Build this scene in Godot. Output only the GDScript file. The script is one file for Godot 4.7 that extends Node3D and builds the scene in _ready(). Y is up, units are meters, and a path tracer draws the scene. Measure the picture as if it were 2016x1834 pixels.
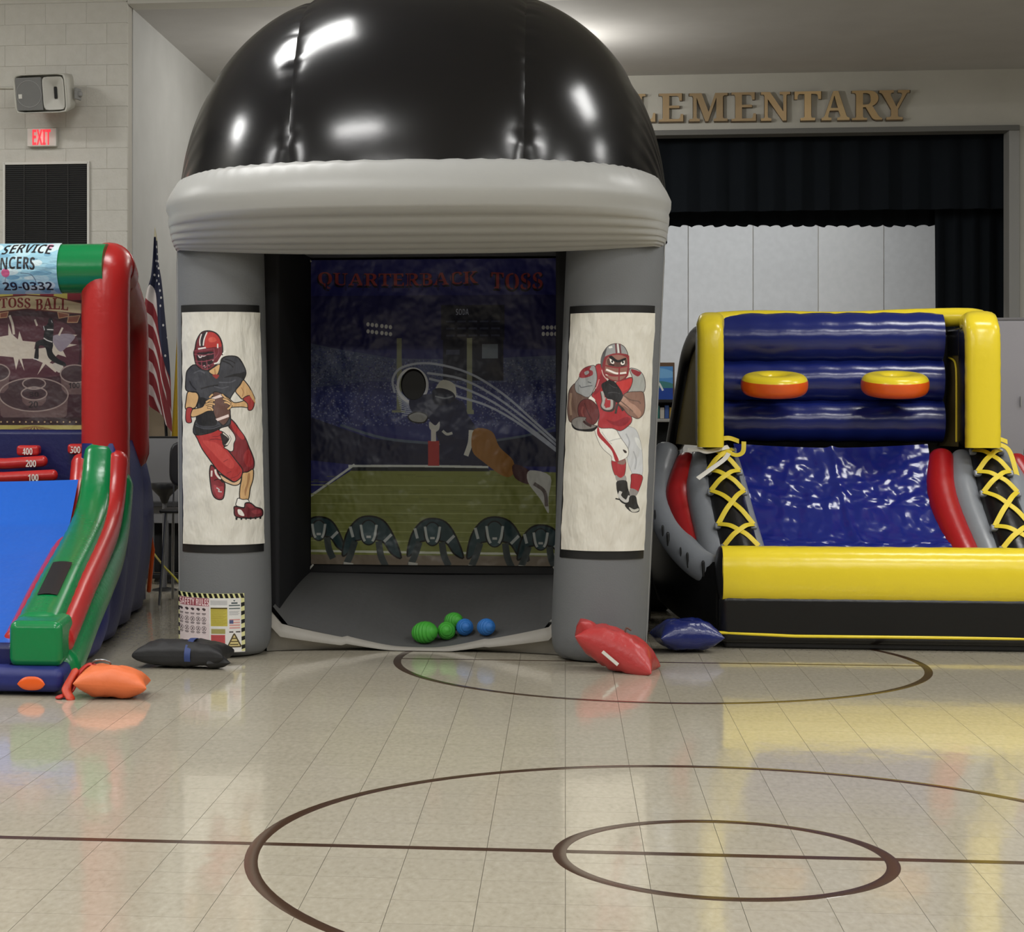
extends Node3D
# A school gym with three inflatable carnival games in front of its stage.

var M := {}
var used := {}
var EYE := Vector3(0, 1.754, 0)
var TURN := deg_to_rad(6.16)

func _ready():
	camera_and_light()
	materials()
	room()
	stage()
	wall_things()
	football_booth()
	toss_game()
	hoop_game()
	small_things()

func camera_and_light():
	var cam := Camera3D.new()
	cam.name = "camera"
	cam.position = EYE
	cam.rotation.y = TURN
	cam.projection = Camera3D.PROJECTION_FRUSTUM
	cam.near = 0.1
	cam.far = 120.0
	cam.size = 0.1 * 1834.0 / 3780.0
	cam.frustum_offset = Vector2(0.1 * (1008.0 - 705.0) / 3780.0, -0.1 * (917.0 - 787.0) / 3780.0)
	add_child(cam)
	cam.current = true
	var env := Environment.new()
	env.background_mode = Environment.BG_COLOR
	env.background_color = Color(0, 0, 0)
	env.tonemap_mode = Environment.TONE_MAPPER_LINEAR
	env.tonemap_exposure = 1.16
	env.sdfgi_enabled = true
	env.ssao_enabled = true
	env.ssil_enabled = true
	var we := WorldEnvironment.new()
	we.name = "world_environment"
	we.environment = env
	add_child(we)
	# the hall's lamps: rows of recessed panels in its ceiling, seven metres up
	var rows := [-13.4, -8.6, -3.8, 1.0]
	var cols := [-8.0, -2.9, 3.9, 8.2]
	for i in 4:
		for k in 4:
			ceiling_light(Vector3(cols[k], 6.45, rows[i]), Vector2(1.8, 0.8), [15.0, 8.0, 7.5, 8.0][k] if i == 0 else 12.5, Color(1.0, 0.997, 0.988), "hall ceiling light panel, %s row from the stage, %s of its row" % [["first", "second", "third", "fourth"][i], ["leftmost", "second from left", "second from right", "rightmost"][k]])
	# two globes hanging in the stage alcove, behind the helmet
	for x in [-2.1, -0.2]:
		globe_light(Vector3(x, 5.05, -20.4), 1.4, "%s round globe lamp hanging in the alcove behind the helmet" % ("left" if x < -1 else "right"))
	# the two work lamps over the stage
	for x in [0.4, 3.2]:
		ceiling_light(Vector3(x, 5.6, -25.3), Vector2(1.2, 0.3), 7.0, Color(1.0, 1.0, 0.99), "%s work lamp strip above the stage floor" % ("left" if x < 1 else "right"))

func ceiling_light(at, size, energy, color, label):
	var root = thing("ceiling_light", label, "light", at, "ceiling lights")
	var pm := StandardMaterial3D.new()
	pm.albedo_color = Color(0.9, 0.9, 0.9)
	pm.emission_enabled = true
	pm.emission = color
	pm.emission_energy_multiplier = 3.0
	var fm := StandardMaterial3D.new()
	fm.albedo_color = Color(0.8, 0.8, 0.78)
	lobj("frame", rbox(Vector3(size.x + 0.08, 0.06, size.y + 0.08), 0.015), fm, root, Vector3(0, 0.03, 0))
	lobj("diffuser", rbox(Vector3(size.x, 0.02, size.y), 0.006), pm, root, Vector3(0, -0.011, 0))
	var l := AreaLight3D.new()
	l.name = "panel_light"
	l.area_size = size
	l.light_energy = energy
	l.light_color = color
	l.area_range = 40.0
	l.area_attenuation = 2.0
	l.shadow_enabled = true
	l.position = Vector3(0, -0.03, 0)
	l.rotation.x = -PI / 2
	root.add_child(l, true)

func globe_light(at, energy, label):
	var root = thing("globe_lamp", label, "lamp", at, "globe lamps of the alcove")
	var gm := StandardMaterial3D.new()
	gm.albedo_color = Color(0.95, 0.95, 0.95)
	gm.emission_enabled = true
	gm.emission = Color(1.0, 0.99, 0.96)
	gm.emission_energy_multiplier = 2.0
	var ball := SphereMesh.new()
	ball.radius = 0.15
	ball.height = 0.3
	lobj("globe", ball, gm, root)
	var rm := StandardMaterial3D.new()
	rm.albedo_color = Color(0.7, 0.7, 0.7)
	lobj("stem", tube([Vector3(0, 0.14, 0), Vector3(0, 0.56, 0)], 0.012, 8, false), rm, root)
	lobj("canopy", tube([Vector3(0, 0.5, 0), Vector3(0, 0.55, 0)], 0.07, 20, false), rm, root)
	var l := OmniLight3D.new()
	l.name = "globe_light"
	l.light_color = Color(1.0, 0.99, 0.96)
	l.light_energy = energy
	l.omni_range = 30.0
	l.omni_attenuation = 2.0
	l.light_size = 0.14
	l.shadow_enabled = true
	root.add_child(l)

# ---------------------------------------------------------------- helpers
func numbered(n):
	if not used.has(n):
		used[n] = 0
		return n
	used[n] += 1
	return "%s_%03d" % [n, used[n]]

func thing(called, label, category, at = Vector3.ZERO, group = ""):
	var o := Node3D.new()
	o.name = numbered(called)
	add_child(o)
	o.position = at
	tag(o, label, category, group)
	return o

func tag(o, label, category = "", group = "", kind = ""):
	if label: o.set_meta("label", label)
	if category: o.set_meta("category", category)
	if group: o.set_meta("group", group)
	if kind: o.set_meta("kind", kind)
	return o

func origin_of(n):
	var v := Vector3.ZERO
	while n != self:
		v += n.position
		n = n.get_parent()
	return v

# a mesh given in room coordinates, put under any parent
func obj(called, mesh, mat, parent: Node = self):
	var o := MeshInstance3D.new()
	o.name = numbered(called) if parent == self else called
	o.mesh = mesh
	o.material_override = mat
	if parent != self:
		o.position = -origin_of(parent)
	parent.add_child(o, true)
	return o

# a mesh given in its own coordinates
func lobj(called, mesh, mat, parent, at = Vector3.ZERO, basis = Basis()):
	var o := MeshInstance3D.new()
	o.name = numbered(called) if parent == self else called
	o.mesh = mesh
	o.material_override = mat
	o.transform = Transform3D(basis, at)
	parent.add_child(o, true)
	return o

func struct(called, mesh, mat, label = "", parent: Node = self):
	var o = obj(called, mesh, mat, parent)
	if parent == self:
		o.set_meta("kind", "structure")
		if label: o.set_meta("label", label)
	return o

# point on the plane z = -d that is seen in the direction (x, y) of a 2016 x 1834 picture from the eye
func spot(x, y, d) -> Vector3:
	var u = (x - 705.0) / 3780.0
	var v = (y - 787.0) / 3780.0
	var r := Vector3(u * cos(TURN) - sin(TURN), -v, -(u * sin(TURN) + cos(TURN)))
	return EYE + r * (d / -r.z)

func srgb(r, g, b) -> Color:
	return Color(r / 255.0, g / 255.0, b / 255.0)

func vcat(points) -> PackedVector3Array:
	var out := PackedVector3Array()
	var n = points.size()
	for i in n - 1:
		var p0 = points[max(i - 1, 0)]
		var p1 = points[i]
		var p2 = points[i + 1]
		var p3 = points[min(i + 2, n - 1)]
		for k in 8:
			out.append(p1.cubic_interpolate(p2, p0, p3, k / 8.0))
	out.append(points[n - 1])
	return out

# rows of points -> smooth mesh; closed joins the last column to the first
func grid(rows, closed = false, caps = false, uv = true) -> ArrayMesh:
	var nr: int = rows.size()
	var nc: int = rows[0].size()
	var v := PackedVector3Array()
	var n := PackedVector3Array()
	var t := PackedVector2Array()
	var ix := PackedInt32Array()
	var mid := Vector3.ZERO
	for r in rows:
		for p in r:
			mid += p
	mid /= float(nr * nc)
	for i in nr:
		for j in nc:
			v.append(rows[i][j])
			n.append(Vector3.ZERO)
			t.append(Vector2(float(j) / (nc - 1), float(i) / (nr - 1)))
	var outward := 0.0
	var faces := PackedInt32Array()
	for i in nr - 1:
		for j in (nc if closed else nc - 1):
			var a = i * nc + j
			var b = i * nc + (j + 1) % nc
			var c = (i + 1) * nc + (j + 1) % nc
			var d = (i + 1) * nc + j
			var f: Vector3 = (v[c] - v[a]).cross(v[d] - v[b])
			outward += f.dot((v[a] + v[c]) * 0.5 - mid)
			for k in [a, b, c, d]:
				n[k] += f
			faces.append_array([a, b, c, a, c, d])
	for i in nr:            # poles share one normal
		if nc > 3 and v[i * nc].distance_to(v[i * nc + nc / 2]) < 1e-5:
			var s := Vector3.ZERO
			for j in nc:
				s += n[i * nc + j]
			for j in nc:
				n[i * nc + j] = s
	var sign := 1.0 if outward >= 0 else -1.0
	for k in n.size():
		n[k] = (n[k] * sign).normalized() if n[k].length() > 1e-14 else Vector3.UP
	for k in range(0, faces.size(), 3):
		if sign > 0:
			ix.append_array([faces[k], faces[k + 2], faces[k + 1]])
		else:
			ix.append_array([faces[k], faces[k + 1], faces[k + 2]])
	if caps:
		for e in [0, nr - 1]:
			var c := Vector3.ZERO
			for p in rows[e]:
				c += p
			c /= nc
			var away: Vector3 = (c - mid).normalized()
			var at := v.size()
			v.append(c)
			n.append(away)
			t.append(Vector2(0.5, 0.5))
			for p in rows[e]:
				v.append(p)
				n.append(away)
				t.append(Vector2(0.5, 0.5))
			for j in nc:
				var p = at + 1 + j
				var q = at + 1 + (j + 1) % nc
				if (v[p] - c).cross(v[q] - c).dot(away) > 0:
					ix.append_array([at, q, p])
				else:
					ix.append_array([at, p, q])
	return pack(v, n, t, ix)

func pack(v, n, t, ix) -> ArrayMesh:
	var a := []
	a.resize(Mesh.ARRAY_MAX)
	a[Mesh.ARRAY_VERTEX] = v
	a[Mesh.ARRAY_NORMAL] = n
	a[Mesh.ARRAY_TEX_UV] = t
	a[Mesh.ARRAY_INDEX] = ix
	var m := ArrayMesh.new()
	m.add_surface_from_arrays(Mesh.PRIMITIVE_TRIANGLES, a)
	return m

# several meshes as one
func join(list) -> ArrayMesh:
	var st := SurfaceTool.new()
	for e in list:
		if e is Array:
			st.append_from(e[0], 0, e[1])
		else:
			st.append_from(e, 0, Transform3D())
	return st.commit()

# a tube along points; radius a number or one per point; flat squashes it along up
func tube(points, radius, sides = 16, round_ends = true, flat = 1.0, up = Vector3.UP, pucker = 0.0, sq = 2.0) -> ArrayMesh:
	var pts := []
	var rad := []
	var n: int = points.size()
	for i in n:
		var r = radius[i] if radius is Array or radius is PackedFloat32Array else radius
		if i == 0 and round_ends:
			var d: Vector3 = (points[0] - points[1]).normalized()
			for k in [0.0, 0.3, 0.6, 0.85]:
				pts.append(points[0] + d * r * cos(asin(k)) * 0.8)
				rad.append(r * max(k, 0.001))
		pts.append(points[i])
		rad.append(r)
		if i == n - 1 and round_ends:
			var d: Vector3 = (points[n - 1] - points[n - 2]).normalized()
			for k in [0.85, 0.6, 0.3, 0.0]:
				pts.append(points[n - 1] + d * r * cos(asin(k)) * 0.8)
				rad.append(r * max(k, 0.001))
	var rows := []
	for i in pts.size():
		var d: Vector3 = (pts[min(i + 1, pts.size() - 1)] - pts[max(i - 1, 0)]).normalized()
		var side: Vector3 = d.cross(up)
		if side.length() < 0.05:
			side = d.cross(Vector3.BACK)
		side = side.normalized()
		var top: Vector3 = side.cross(d).normalized()
		var row := PackedVector3Array()
		for k in sides:
			var w = TAU * k / sides
			var rr = rad[i] * (1.0 + pucker * sin(i * 2.4 + k * 0.7) * (0.5 + 0.5 * sin(k * 2.0)))
			if sq > 2.0:
				rr /= pow(pow(abs(cos(w)), sq) + pow(abs(sin(w)), sq), 1.0 / sq)
			row.append(pts[i] + side * cos(w) * rr + top * sin(w) * rr * flat)
		rows.append(row)
	return grid(rows, true, not round_ends)

# box with rounded edges, centred on its own origin
func rbox(size, r = 0.01, fine = false) -> ArrayMesh:
	var v := PackedVector3Array()
	var n := PackedVector3Array()
	var t := PackedVector2Array()
	var ix := PackedInt32Array()
	var h: Vector3 = size * 0.5
	r = min(r, min(h.x, min(h.y, h.z)) * 0.98)
	for ax in 3:
		var b = (ax + 1) % 3
		var c = (ax + 2) % 3
		var ks := [0.0, 0.35, 1.0] if fine else [0.0, 1.0]
		var lb := []
		var lc := []
		for k in ks:
			lb.append(-h[b] + r * k)
			lc.append(-h[c] + r * k)
		for q in ks.size():
			lb.append(h[b] - r * ks[ks.size() - 1 - q])
			lc.append(h[c] - r * ks[ks.size() - 1 - q])
		for s in [-1, 1]:
			var at := v.size()
			for i in lb.size():
				for j in lc.size():
					var p := Vector3.ZERO
					p[ax] = s * h[ax]
					p[b] = lb[i]
					p[c] = lc[j]
					var inner := p.clamp(-h + Vector3.ONE * r, h - Vector3.ONE * r)
					var d := (p - inner).normalized()
					v.append(inner + d * r)
					n.append(d)
					t.append(Vector2(p[b] / size[b] + 0.5, p[c] / size[c] + 0.5))
			var m = lc.size()
			for i in lb.size() - 1:
				for j in m - 1:
					var o = at + i * m + j
					if s > 0:
						ix.append_array([o, o + 1, o + m, o + 1, o + m + 1, o + m])
					else:
						ix.append_array([o, o + m, o + 1, o + 1, o + m, o + m + 1])
	return pack(v, n, t, ix)

func boxed(called, lo, hi, mat, parent: Node = self, r = 0.01, fine = false):
	var m := rbox(hi - lo, r, fine)
	var o = lobj(called, m, mat, parent, (lo + hi) * 0.5 - (origin_of(parent) if parent != self else Vector3.ZERO))
	return o

func slab(called, lo, hi, mat, label = "", parent: Node = self):
	var o = boxed(called, lo, hi, mat, parent, 0.002)
	if parent == self:
		o.set_meta("kind", "structure")
		if label: o.set_meta("label", label)
	return o

# a stuffed bag: seam all round, plump in the middle
func pillow(size, plump = 0.5, rough = 0.0, n = 26, seed_at = 0.0) -> ArrayMesh:
	var noise := FastNoiseLite.new()
	noise.seed = 7 + int(seed_at)
	noise.frequency = 3.0
	var parts := []
	for s in [1.0, -1.0]:
		var rows := []
		for i in n + 1:
			var row := PackedVector3Array()
			for j in n + 1:
				var u = sin((2.0 * i / n - 1.0) * PI / 2)
				var w = sin((2.0 * j / n - 1.0) * PI / 2)
				var pull = 1.0 - 0.10 * (1.0 - w * w)
				var pull2 = 1.0 - 0.10 * (1.0 - u * u)
				var hgt = pow(max(0.0, (1.0 - pow(abs(u), 2.6)) * (1.0 - pow(abs(w), 2.6))), plump)
				var x = u * size.x * 0.5 * pull
				var z = w * size.z * 0.5 * pull2
				var k = noise.get_noise_3d(x * 3.0, z * 3.0, s + seed_at) * rough * hgt
				row.append(Vector3(x, s * size.y * 0.5 * hgt * (1.0 if s > 0 else 0.85) + k, z))
			rows.append(row)
		parts.append(grid(rows))
	return join(parts)

func sheet(fn, nu, nv) -> ArrayMesh:     # fn(u, v) -> point, u across and v down
	var rows := []
	for i in nv + 1:
		var row := PackedVector3Array()
		for j in nu + 1:
			row.append(fn.call(float(j) / nu, float(i) / nv))
		rows.append(row)
	return grid(rows)

# lettering as a mesh, centred, of a given height; width 0 keeps the face's own
func letters(text, height, depth, serif = false, width = 0.0) -> ArrayMesh:
	var f := SystemFont.new()
	f.font_names = PackedStringArray(["Droid Serif" if serif else "Droid Sans"])
	f.font_weight = 700
	var tm := TextMesh.new()
	tm.text = text
	tm.font = f
	tm.font_size = 64
	tm.pixel_size = 0.01
	tm.curve_step = 1.0
	tm.depth = 0.1 if depth > 0 else 0.0
	var a: Array = tm.get_mesh_arrays()
	var v: PackedVector3Array = a[Mesh.ARRAY_VERTEX]
	var lo := v[0]
	var hi := v[0]
	for p in v:
		lo = lo.min(p)
		hi = hi.max(p)
	var k = height / (hi.y - lo.y)
	var kx = width / (hi.x - lo.x) if width > 0 else k
	for i in v.size():
		var p := v[i]
		v[i] = Vector3((p.x - (lo.x + hi.x) * 0.5) * kx, (p.y - (lo.y + hi.y) * 0.5) * k, (depth * (p.z - lo.z) / (hi.z - lo.z)) if depth > 0 else 0.0)
	a[Mesh.ARRAY_VERTEX] = v
	var m := ArrayMesh.new()
	m.add_surface_from_arrays(Mesh.PRIMITIVE_TRIANGLES, a)
	return m

# ---------------------------------------------------------------- prints: a small painter for flat artwork
class Print:
	var im: Image
	var tf := Transform2D()       # drawing units -> picture points
	var host
	func _init(h, w: int, ht: int, color: Color):
		host = h
		im = Image.create(w, ht, false, Image.FORMAT_RGB8)
		im.fill(color)
	func frame(x, y, w, h, shear = 0.0):    # the rectangle of drawing units that fills the picture
		var sx = im.get_width() / float(w)
		var sy = im.get_height() / float(h)
		tf = Transform2D(Vector2(sx, 0), Vector2(-shear * sx, sy), Vector2(-x * sx + shear * y * sx, -y * sy))
	func zoomed(x, y, k):         # further drawing units: k of them make one of the frame's
		var t := Print.new(host, 1, 1, Color.BLACK)
		t.im = im
		t.tf = tf * Transform2D(Vector2(1.0 / k, 0), Vector2(0, 1.0 / k), Vector2(x, y))
		return t
	func pts(flat, smooth) -> PackedVector2Array:
		var p := PackedVector2Array()
		for i in range(0, flat.size(), 2):
			p.append(Vector2(flat[i], flat[i + 1]))
		if smooth and p.size() > 3:
			var q := PackedVector2Array()
			var n := p.size()
			for i in n:
				for k in 4:
					q.append(p[i].cubic_interpolate(p[(i + 1) % n], p[(i + n - 1) % n], p[(i + 2) % n], k / 4.0))
			p = q
		return p
	func fill(p: PackedVector2Array, color: Color):
		var lo := 1e9
		var hi := -1e9
		var q := PackedVector2Array()
		for e in p:
			var c: Vector2 = tf * e
			q.append(c)
			lo = min(lo, c.y)
			hi = max(hi, c.y)
		var n := q.size()
		var w := im.get_width()
		for y in range(max(0, int(floor(lo))), min(im.get_height(), int(ceil(hi)) + 1)):
			var yy := y + 0.5
			var xs := PackedFloat32Array()
			for i in n:
				var a := q[i]
				var b := q[(i + 1) % n]
				if (a.y <= yy) != (b.y <= yy):
					xs.append(a.x + (yy - a.y) / (b.y - a.y) * (b.x - a.x))
			xs.sort()
			for i in range(0, xs.size() - 1, 2):
				var x0 := maxi(0, int(round(xs[i])))
				var x1 := mini(w, int(round(xs[i + 1])))
				if x1 > x0:
					im.fill_rect(Rect2i(x0, y, x1 - x0, 1), color)
	func poly(color, flat, smooth = true, edge = 0.0, ink = Color(0.06, 0.05, 0.05)):
		var p := pts(flat, smooth)
		fill(p, color)
		if edge > 0:
			p.append(p[0])
			trace(p, ink, edge)
	func trace(p: PackedVector2Array, color, width):
		for i in p.size() - 1:
			var d := p[i + 1] - p[i]
			if d.length() < 1e-6: continue
			var s: Vector2 = d.normalized().orthogonal() * width * 0.5
			var e: Vector2 = d.normalized() * width * 0.25
			fill(PackedVector2Array([p[i] + s - e, p[i + 1] + s + e, p[i + 1] - s + e, p[i] - s - e]), color)
	func line(color, width, flat):
		var p := PackedVector2Array()
		for i in range(0, flat.size(), 2):
			p.append(Vector2(flat[i], flat[i + 1]))
		if p.size() > 2:
			var q := PackedVector2Array()
			var n := p.size()
			for i in n - 1:
				for k in 5:
					q.append(p[i].cubic_interpolate(p[i + 1], p[max(i - 1, 0)], p[min(i + 2, n - 1)], k / 5.0))
			q.append(p[n - 1])
			p = q
		trace(p, color, width)
	func oval(color, x, y, rx, ry, turn = 0.0, edge = 0.0, ink = Color(0.06, 0.05, 0.05)):
		var p := PackedVector2Array()
		for i in 40:
			p.append(Vector2(x, y) + Vector2(cos(TAU * i / 40) * rx, sin(TAU * i / 40) * ry).rotated(turn))
		fill(p, color)
		if edge > 0:
			p.append(p[0])
			trace(p, ink, edge)
	func ring(color, x, y, rx, ry, width):
		var p := PackedVector2Array()
		for i in 49:
			p.append(Vector2(x + cos(TAU * i / 48) * rx, y + sin(TAU * i / 48) * ry))
		trace(p, color, width)
	func rect(color, x, y, w, h):
		fill(PackedVector2Array([Vector2(x, y), Vector2(x + w, y), Vector2(x + w, y + h), Vector2(x, y + h)]), color)
	# lettering in a box; bend lifts the middle, lean slants
	func text(color, s, x, y, w, h, serif = false, bend = 0.0, lean = 0.0):
		var m: ArrayMesh = host.letters(s, h, 0.0, serif, w)
		var a := m.surface_get_arrays(0)
		var v: PackedVector3Array = a[Mesh.ARRAY_VERTEX]
		var ix: PackedInt32Array = a[Mesh.ARRAY_INDEX] if a[Mesh.ARRAY_INDEX] != null else PackedInt32Array(range(v.size()))
		var q := PackedVector2Array()
		for p in v:
			var t = p.x / (w * 0.5)
			q.append(Vector2(x + w * 0.5 + p.x + lean * p.y, y + h * 0.5 - p.y + bend * t * t))
		for i in range(0, ix.size() - 2, 3):
			fill(PackedVector2Array([q[ix[i]], q[ix[i + 1]], q[ix[i + 2]]]), color)
	func done() -> ImageTexture:
		im.resize(im.get_width() / 2, im.get_height() / 2, Image.INTERPOLATE_BILINEAR)
		return ImageTexture.create_from_image(im)

# ---------------------------------------------------------------- materials
func noise_tex(freq, seed_at, ramp = null, normal = false, octaves = 4, bump = 6.0, side = 512, kind = FastNoiseLite.TYPE_SIMPLEX_SMOOTH):
	var f := FastNoiseLite.new()
	f.noise_type = kind
	f.frequency = freq
	f.seed = seed_at
	f.fractal_octaves = octaves
	var t := NoiseTexture2D.new()
	t.width = side
	t.height = side
	t.seamless = true
	t.noise = f
	t.as_normal_map = normal
	t.bump_strength = bump
	if ramp:
		var g := Gradient.new()
		g.offsets = PackedFloat32Array(range(ramp.size()).map(func(i): return float(i) / (ramp.size() - 1)))
		g.colors = PackedColorArray(ramp)
		t.color_ramp = g
	return t

func plain(color, rough = 0.6, spec = 0.5) -> StandardMaterial3D:
	var m := StandardMaterial3D.new()
	m.albedo_color = color
	m.roughness = rough
	m.metallic_specular = spec
	m.cull_mode = BaseMaterial3D.CULL_DISABLED
	return m

func creased(color, rough, tex, scale, depth, spec = 0.5) -> StandardMaterial3D:
	var m := plain(color, rough, spec)
	m.normal_enabled = true
	m.normal_texture = tex
	m.normal_scale = depth
	m.uv1_triplanar = true
	m.uv1_scale = Vector3.ONE * scale
	return m

func mottled(color_a, color_b, rough, freq, seed_at, scale, world = true) -> StandardMaterial3D:
	var m := plain(Color.WHITE, rough)
	m.albedo_texture = noise_tex(freq, seed_at, [color_a, color_b])
	m.uv1_triplanar = true
	m.uv1_world_triplanar = world
	m.uv1_scale = Vector3.ONE * scale
	return m

func materials():
	var wrinkle = noise_tex(0.012, 3, null, true, 5, 5.0)
	var crinkle = noise_tex(0.02, 11, null, true, 3, 8.0, 512, FastNoiseLite.TYPE_CELLULAR)
	var fine = noise_tex(0.08, 5, null, true, 3, 3.0)
	M.fine = fine
	M.wrinkle = wrinkle
	M.crinkle = crinkle
	# floor: waxed vinyl tiles, three casts
	var speck := [srgb(158, 151, 133), srgb(169, 162, 145), srgb(174, 167, 150), srgb(182, 176, 160)]
	M.tiles = []
	for i in 3:
		var m := plain(Color(1, 1, 1) * [1.0, 0.993, 1.006][i], 0.085, 0.5)
		m.albedo_color.a = 1.0
		m.albedo_texture = noise_tex(0.03, 21 + i, speck, false, 5, 6.0, 1024)
		m.uv1_triplanar = true
		m.uv1_world_triplanar = true
		m.uv1_scale = Vector3(0.9, 0.9, 0.42)
		m.normal_enabled = true
		m.normal_texture = wrinkle
		m.normal_scale = 0.035
		M.tiles.append(m)
	M.grout = plain(srgb(142, 135, 119), 0.4)
	M.line = plain(srgb(70, 52, 40), 0.16)
	# walls
	M.block = []
	for i in 3:
		var m := mottled(srgb([198, 196, 199][i], [195, 193, 196][i], [185, 183, 186][i]), srgb([205, 203, 206][i], [202, 200, 203][i], [193, 191, 194][i]), 0.62, 0.02, 40 + i, 0.8)
		m.normal_enabled = true
		m.normal_texture = fine
		m.normal_scale = 0.25
		M.block.append(m)
	M.joint = plain(srgb(186, 182, 173), 0.8)
	M.wall = mottled(srgb(196, 194, 186), srgb(202, 200, 192), 0.7, 0.01, 45, 0.3)
	M.alcove = mottled(srgb(186, 186, 184), srgb(193, 193, 191), 0.7, 0.01, 46, 0.3)
	M.ceiling = mottled(srgb(188, 186, 184), srgb(195, 193, 191), 0.8, 0.01, 47, 0.25)
	M.farwall = plain(srgb(134, 132, 126), 0.7)
	M.trim = plain(srgb(150, 150, 148), 0.5)
	M.steel = plain(srgb(110, 110, 108), 0.5)
	M.dark = plain(srgb(26, 27, 28), 0.8)
	M.black = plain(srgb(18, 18, 19), 0.45)
	M.stagefloor = plain(srgb(96, 76, 56), 0.5)
	M.panel = []
	for i in 3:
		M.panel.append(mottled(srgb([198, 194, 201][i], [201, 197, 204][i], [204, 200, 206][i]), srgb([206, 202, 209][i], [209, 205, 211][i], [212, 208, 213][i]), 0.6, 0.02, 50 + i, 0.7))
	M.velvet = plain(srgb(25, 29, 34), 0.95, 0.2)
	M.velvet.rim_enabled = true
	M.velvet.rim = 0.12
	# inflatables: coated vinyl cloth
	M.dome = creased(srgb(17, 17, 19), 0.2, wrinkle, 0.7, 0.03)
	M.visor = creased(srgb(162, 162, 159), 0.42, wrinkle, 1.4, 0.10)
	M.grey = creased(srgb(106, 108, 110), 0.6, fine, 1.5, 0.2)
	M.mat = creased(srgb(84, 84, 84), 0.6, wrinkle, 1.5, 0.35)
	M.flap = creased(srgb(146, 142, 134), 0.5, wrinkle, 2.0, 0.5)
	M.yellow = creased(srgb(234, 210, 48), 0.24, wrinkle, 2.2, 0.16)
	M.blue = creased(srgb(24, 36, 106), 0.2, wrinkle, 2.4, 0.14)
	M.sheetblue = creased(srgb(24, 36, 118), 0.18, crinkle, 0.8, 0.05)
	M.vblack = creased(srgb(17, 17, 18), 0.28, wrinkle, 2.2, 0.25)
	M.orange = creased(srgb(226, 92, 28), 0.3, wrinkle, 2.2, 0.2)
	M.shoegrey = creased(srgb(128, 132, 138), 0.3, wrinkle, 2.2, 0.2)
	M.shoered = creased(srgb(160, 24, 28), 0.3, wrinkle, 2.2, 0.2)
	M.red = creased(srgb(178, 40, 38), 0.27, wrinkle, 2.0, 0.25)
	M.green = creased(srgb(14, 122, 66), 0.24, wrinkle, 2.0, 0.2)
	M.navy = creased(srgb(20, 26, 82), 0.35, wrinkle, 2.0, 0.3)
	M.bodyblue = creased(srgb(24, 34, 104), 0.5, wrinkle, 2.0, 0.35)
	M.skyblue = creased(srgb(34, 96, 196), 0.3, crinkle, 0.7, 0.18)
	M.dullyellow = creased(srgb(120, 104, 40), 0.6, wrinkle, 3.0, 0.4)
	M.lace = plain(srgb(224, 200, 50), 0.5)
	M.whitecloth = creased(srgb(214, 211, 202), 0.5, wrinkle, 2.4, 0.4)
	M.metal = plain(srgb(150, 152, 154), 0.3)
	M.metal.metallic = 0.9
	M.white = plain(srgb(214, 212, 204), 0.5)
	M.offwhite = plain(srgb(196, 194, 184), 0.55)

# ---------------------------------------------------------------- the hall
const TILE := 0.3048

func tile_mesh(gap = 0.0005) -> ArrayMesh:
	var h = TILE * 0.5 - gap
	var b = 0.0006
	var v := PackedVector3Array()
	var n := PackedVector3Array()
	var ix := PackedInt32Array()
	var t := PackedVector2Array()
	var add = func(a, c, d, e, nn):
		var o = v.size()
		v.append_array([a, c, d, e])
		for k in 4:
			n.append(nn)
			t.append(Vector2.ZERO)
		ix.append_array([o, o + 1, o + 2, o, o + 2, o + 3])
	var top := []
	var low := []
	for s in [[-1, -1], [1, -1], [1, 1], [-1, 1]]:
		top.append(Vector3(s[0] * (h - b), 0.0, s[1] * (h - b)))
		low.append(Vector3(s[0] * h, -0.0015, s[1] * h))
	add.call(top[0], top[1], top[2], top[3], Vector3.UP)
	for k in 4:
		var q = (k + 1) % 4
		add.call(top[k], low[k], low[q], top[q], ((low[k] + low[q]) * Vector3(1, 0, 1)).normalized())
	return pack(v, n, t, ix)

func ring_line(cx, cz, r, w, a0 = 0.0, a1 = TAU) -> ArrayMesh:
	var rows := []
	for i in 129:
		var a = lerp(a0, a1, i / 128.0)
		var row := PackedVector3Array()
		for k in [[-1.0, -0.002], [-0.92, 0.0012], [0.92, 0.0012], [1.0, -0.002]]:
			row.append(Vector3(cx + cos(a) * (r + k[0] * w * 0.5), k[1], cz + sin(a) * (r + k[0] * w * 0.5)))
		rows.append(row)
	return grid(rows)

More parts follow.
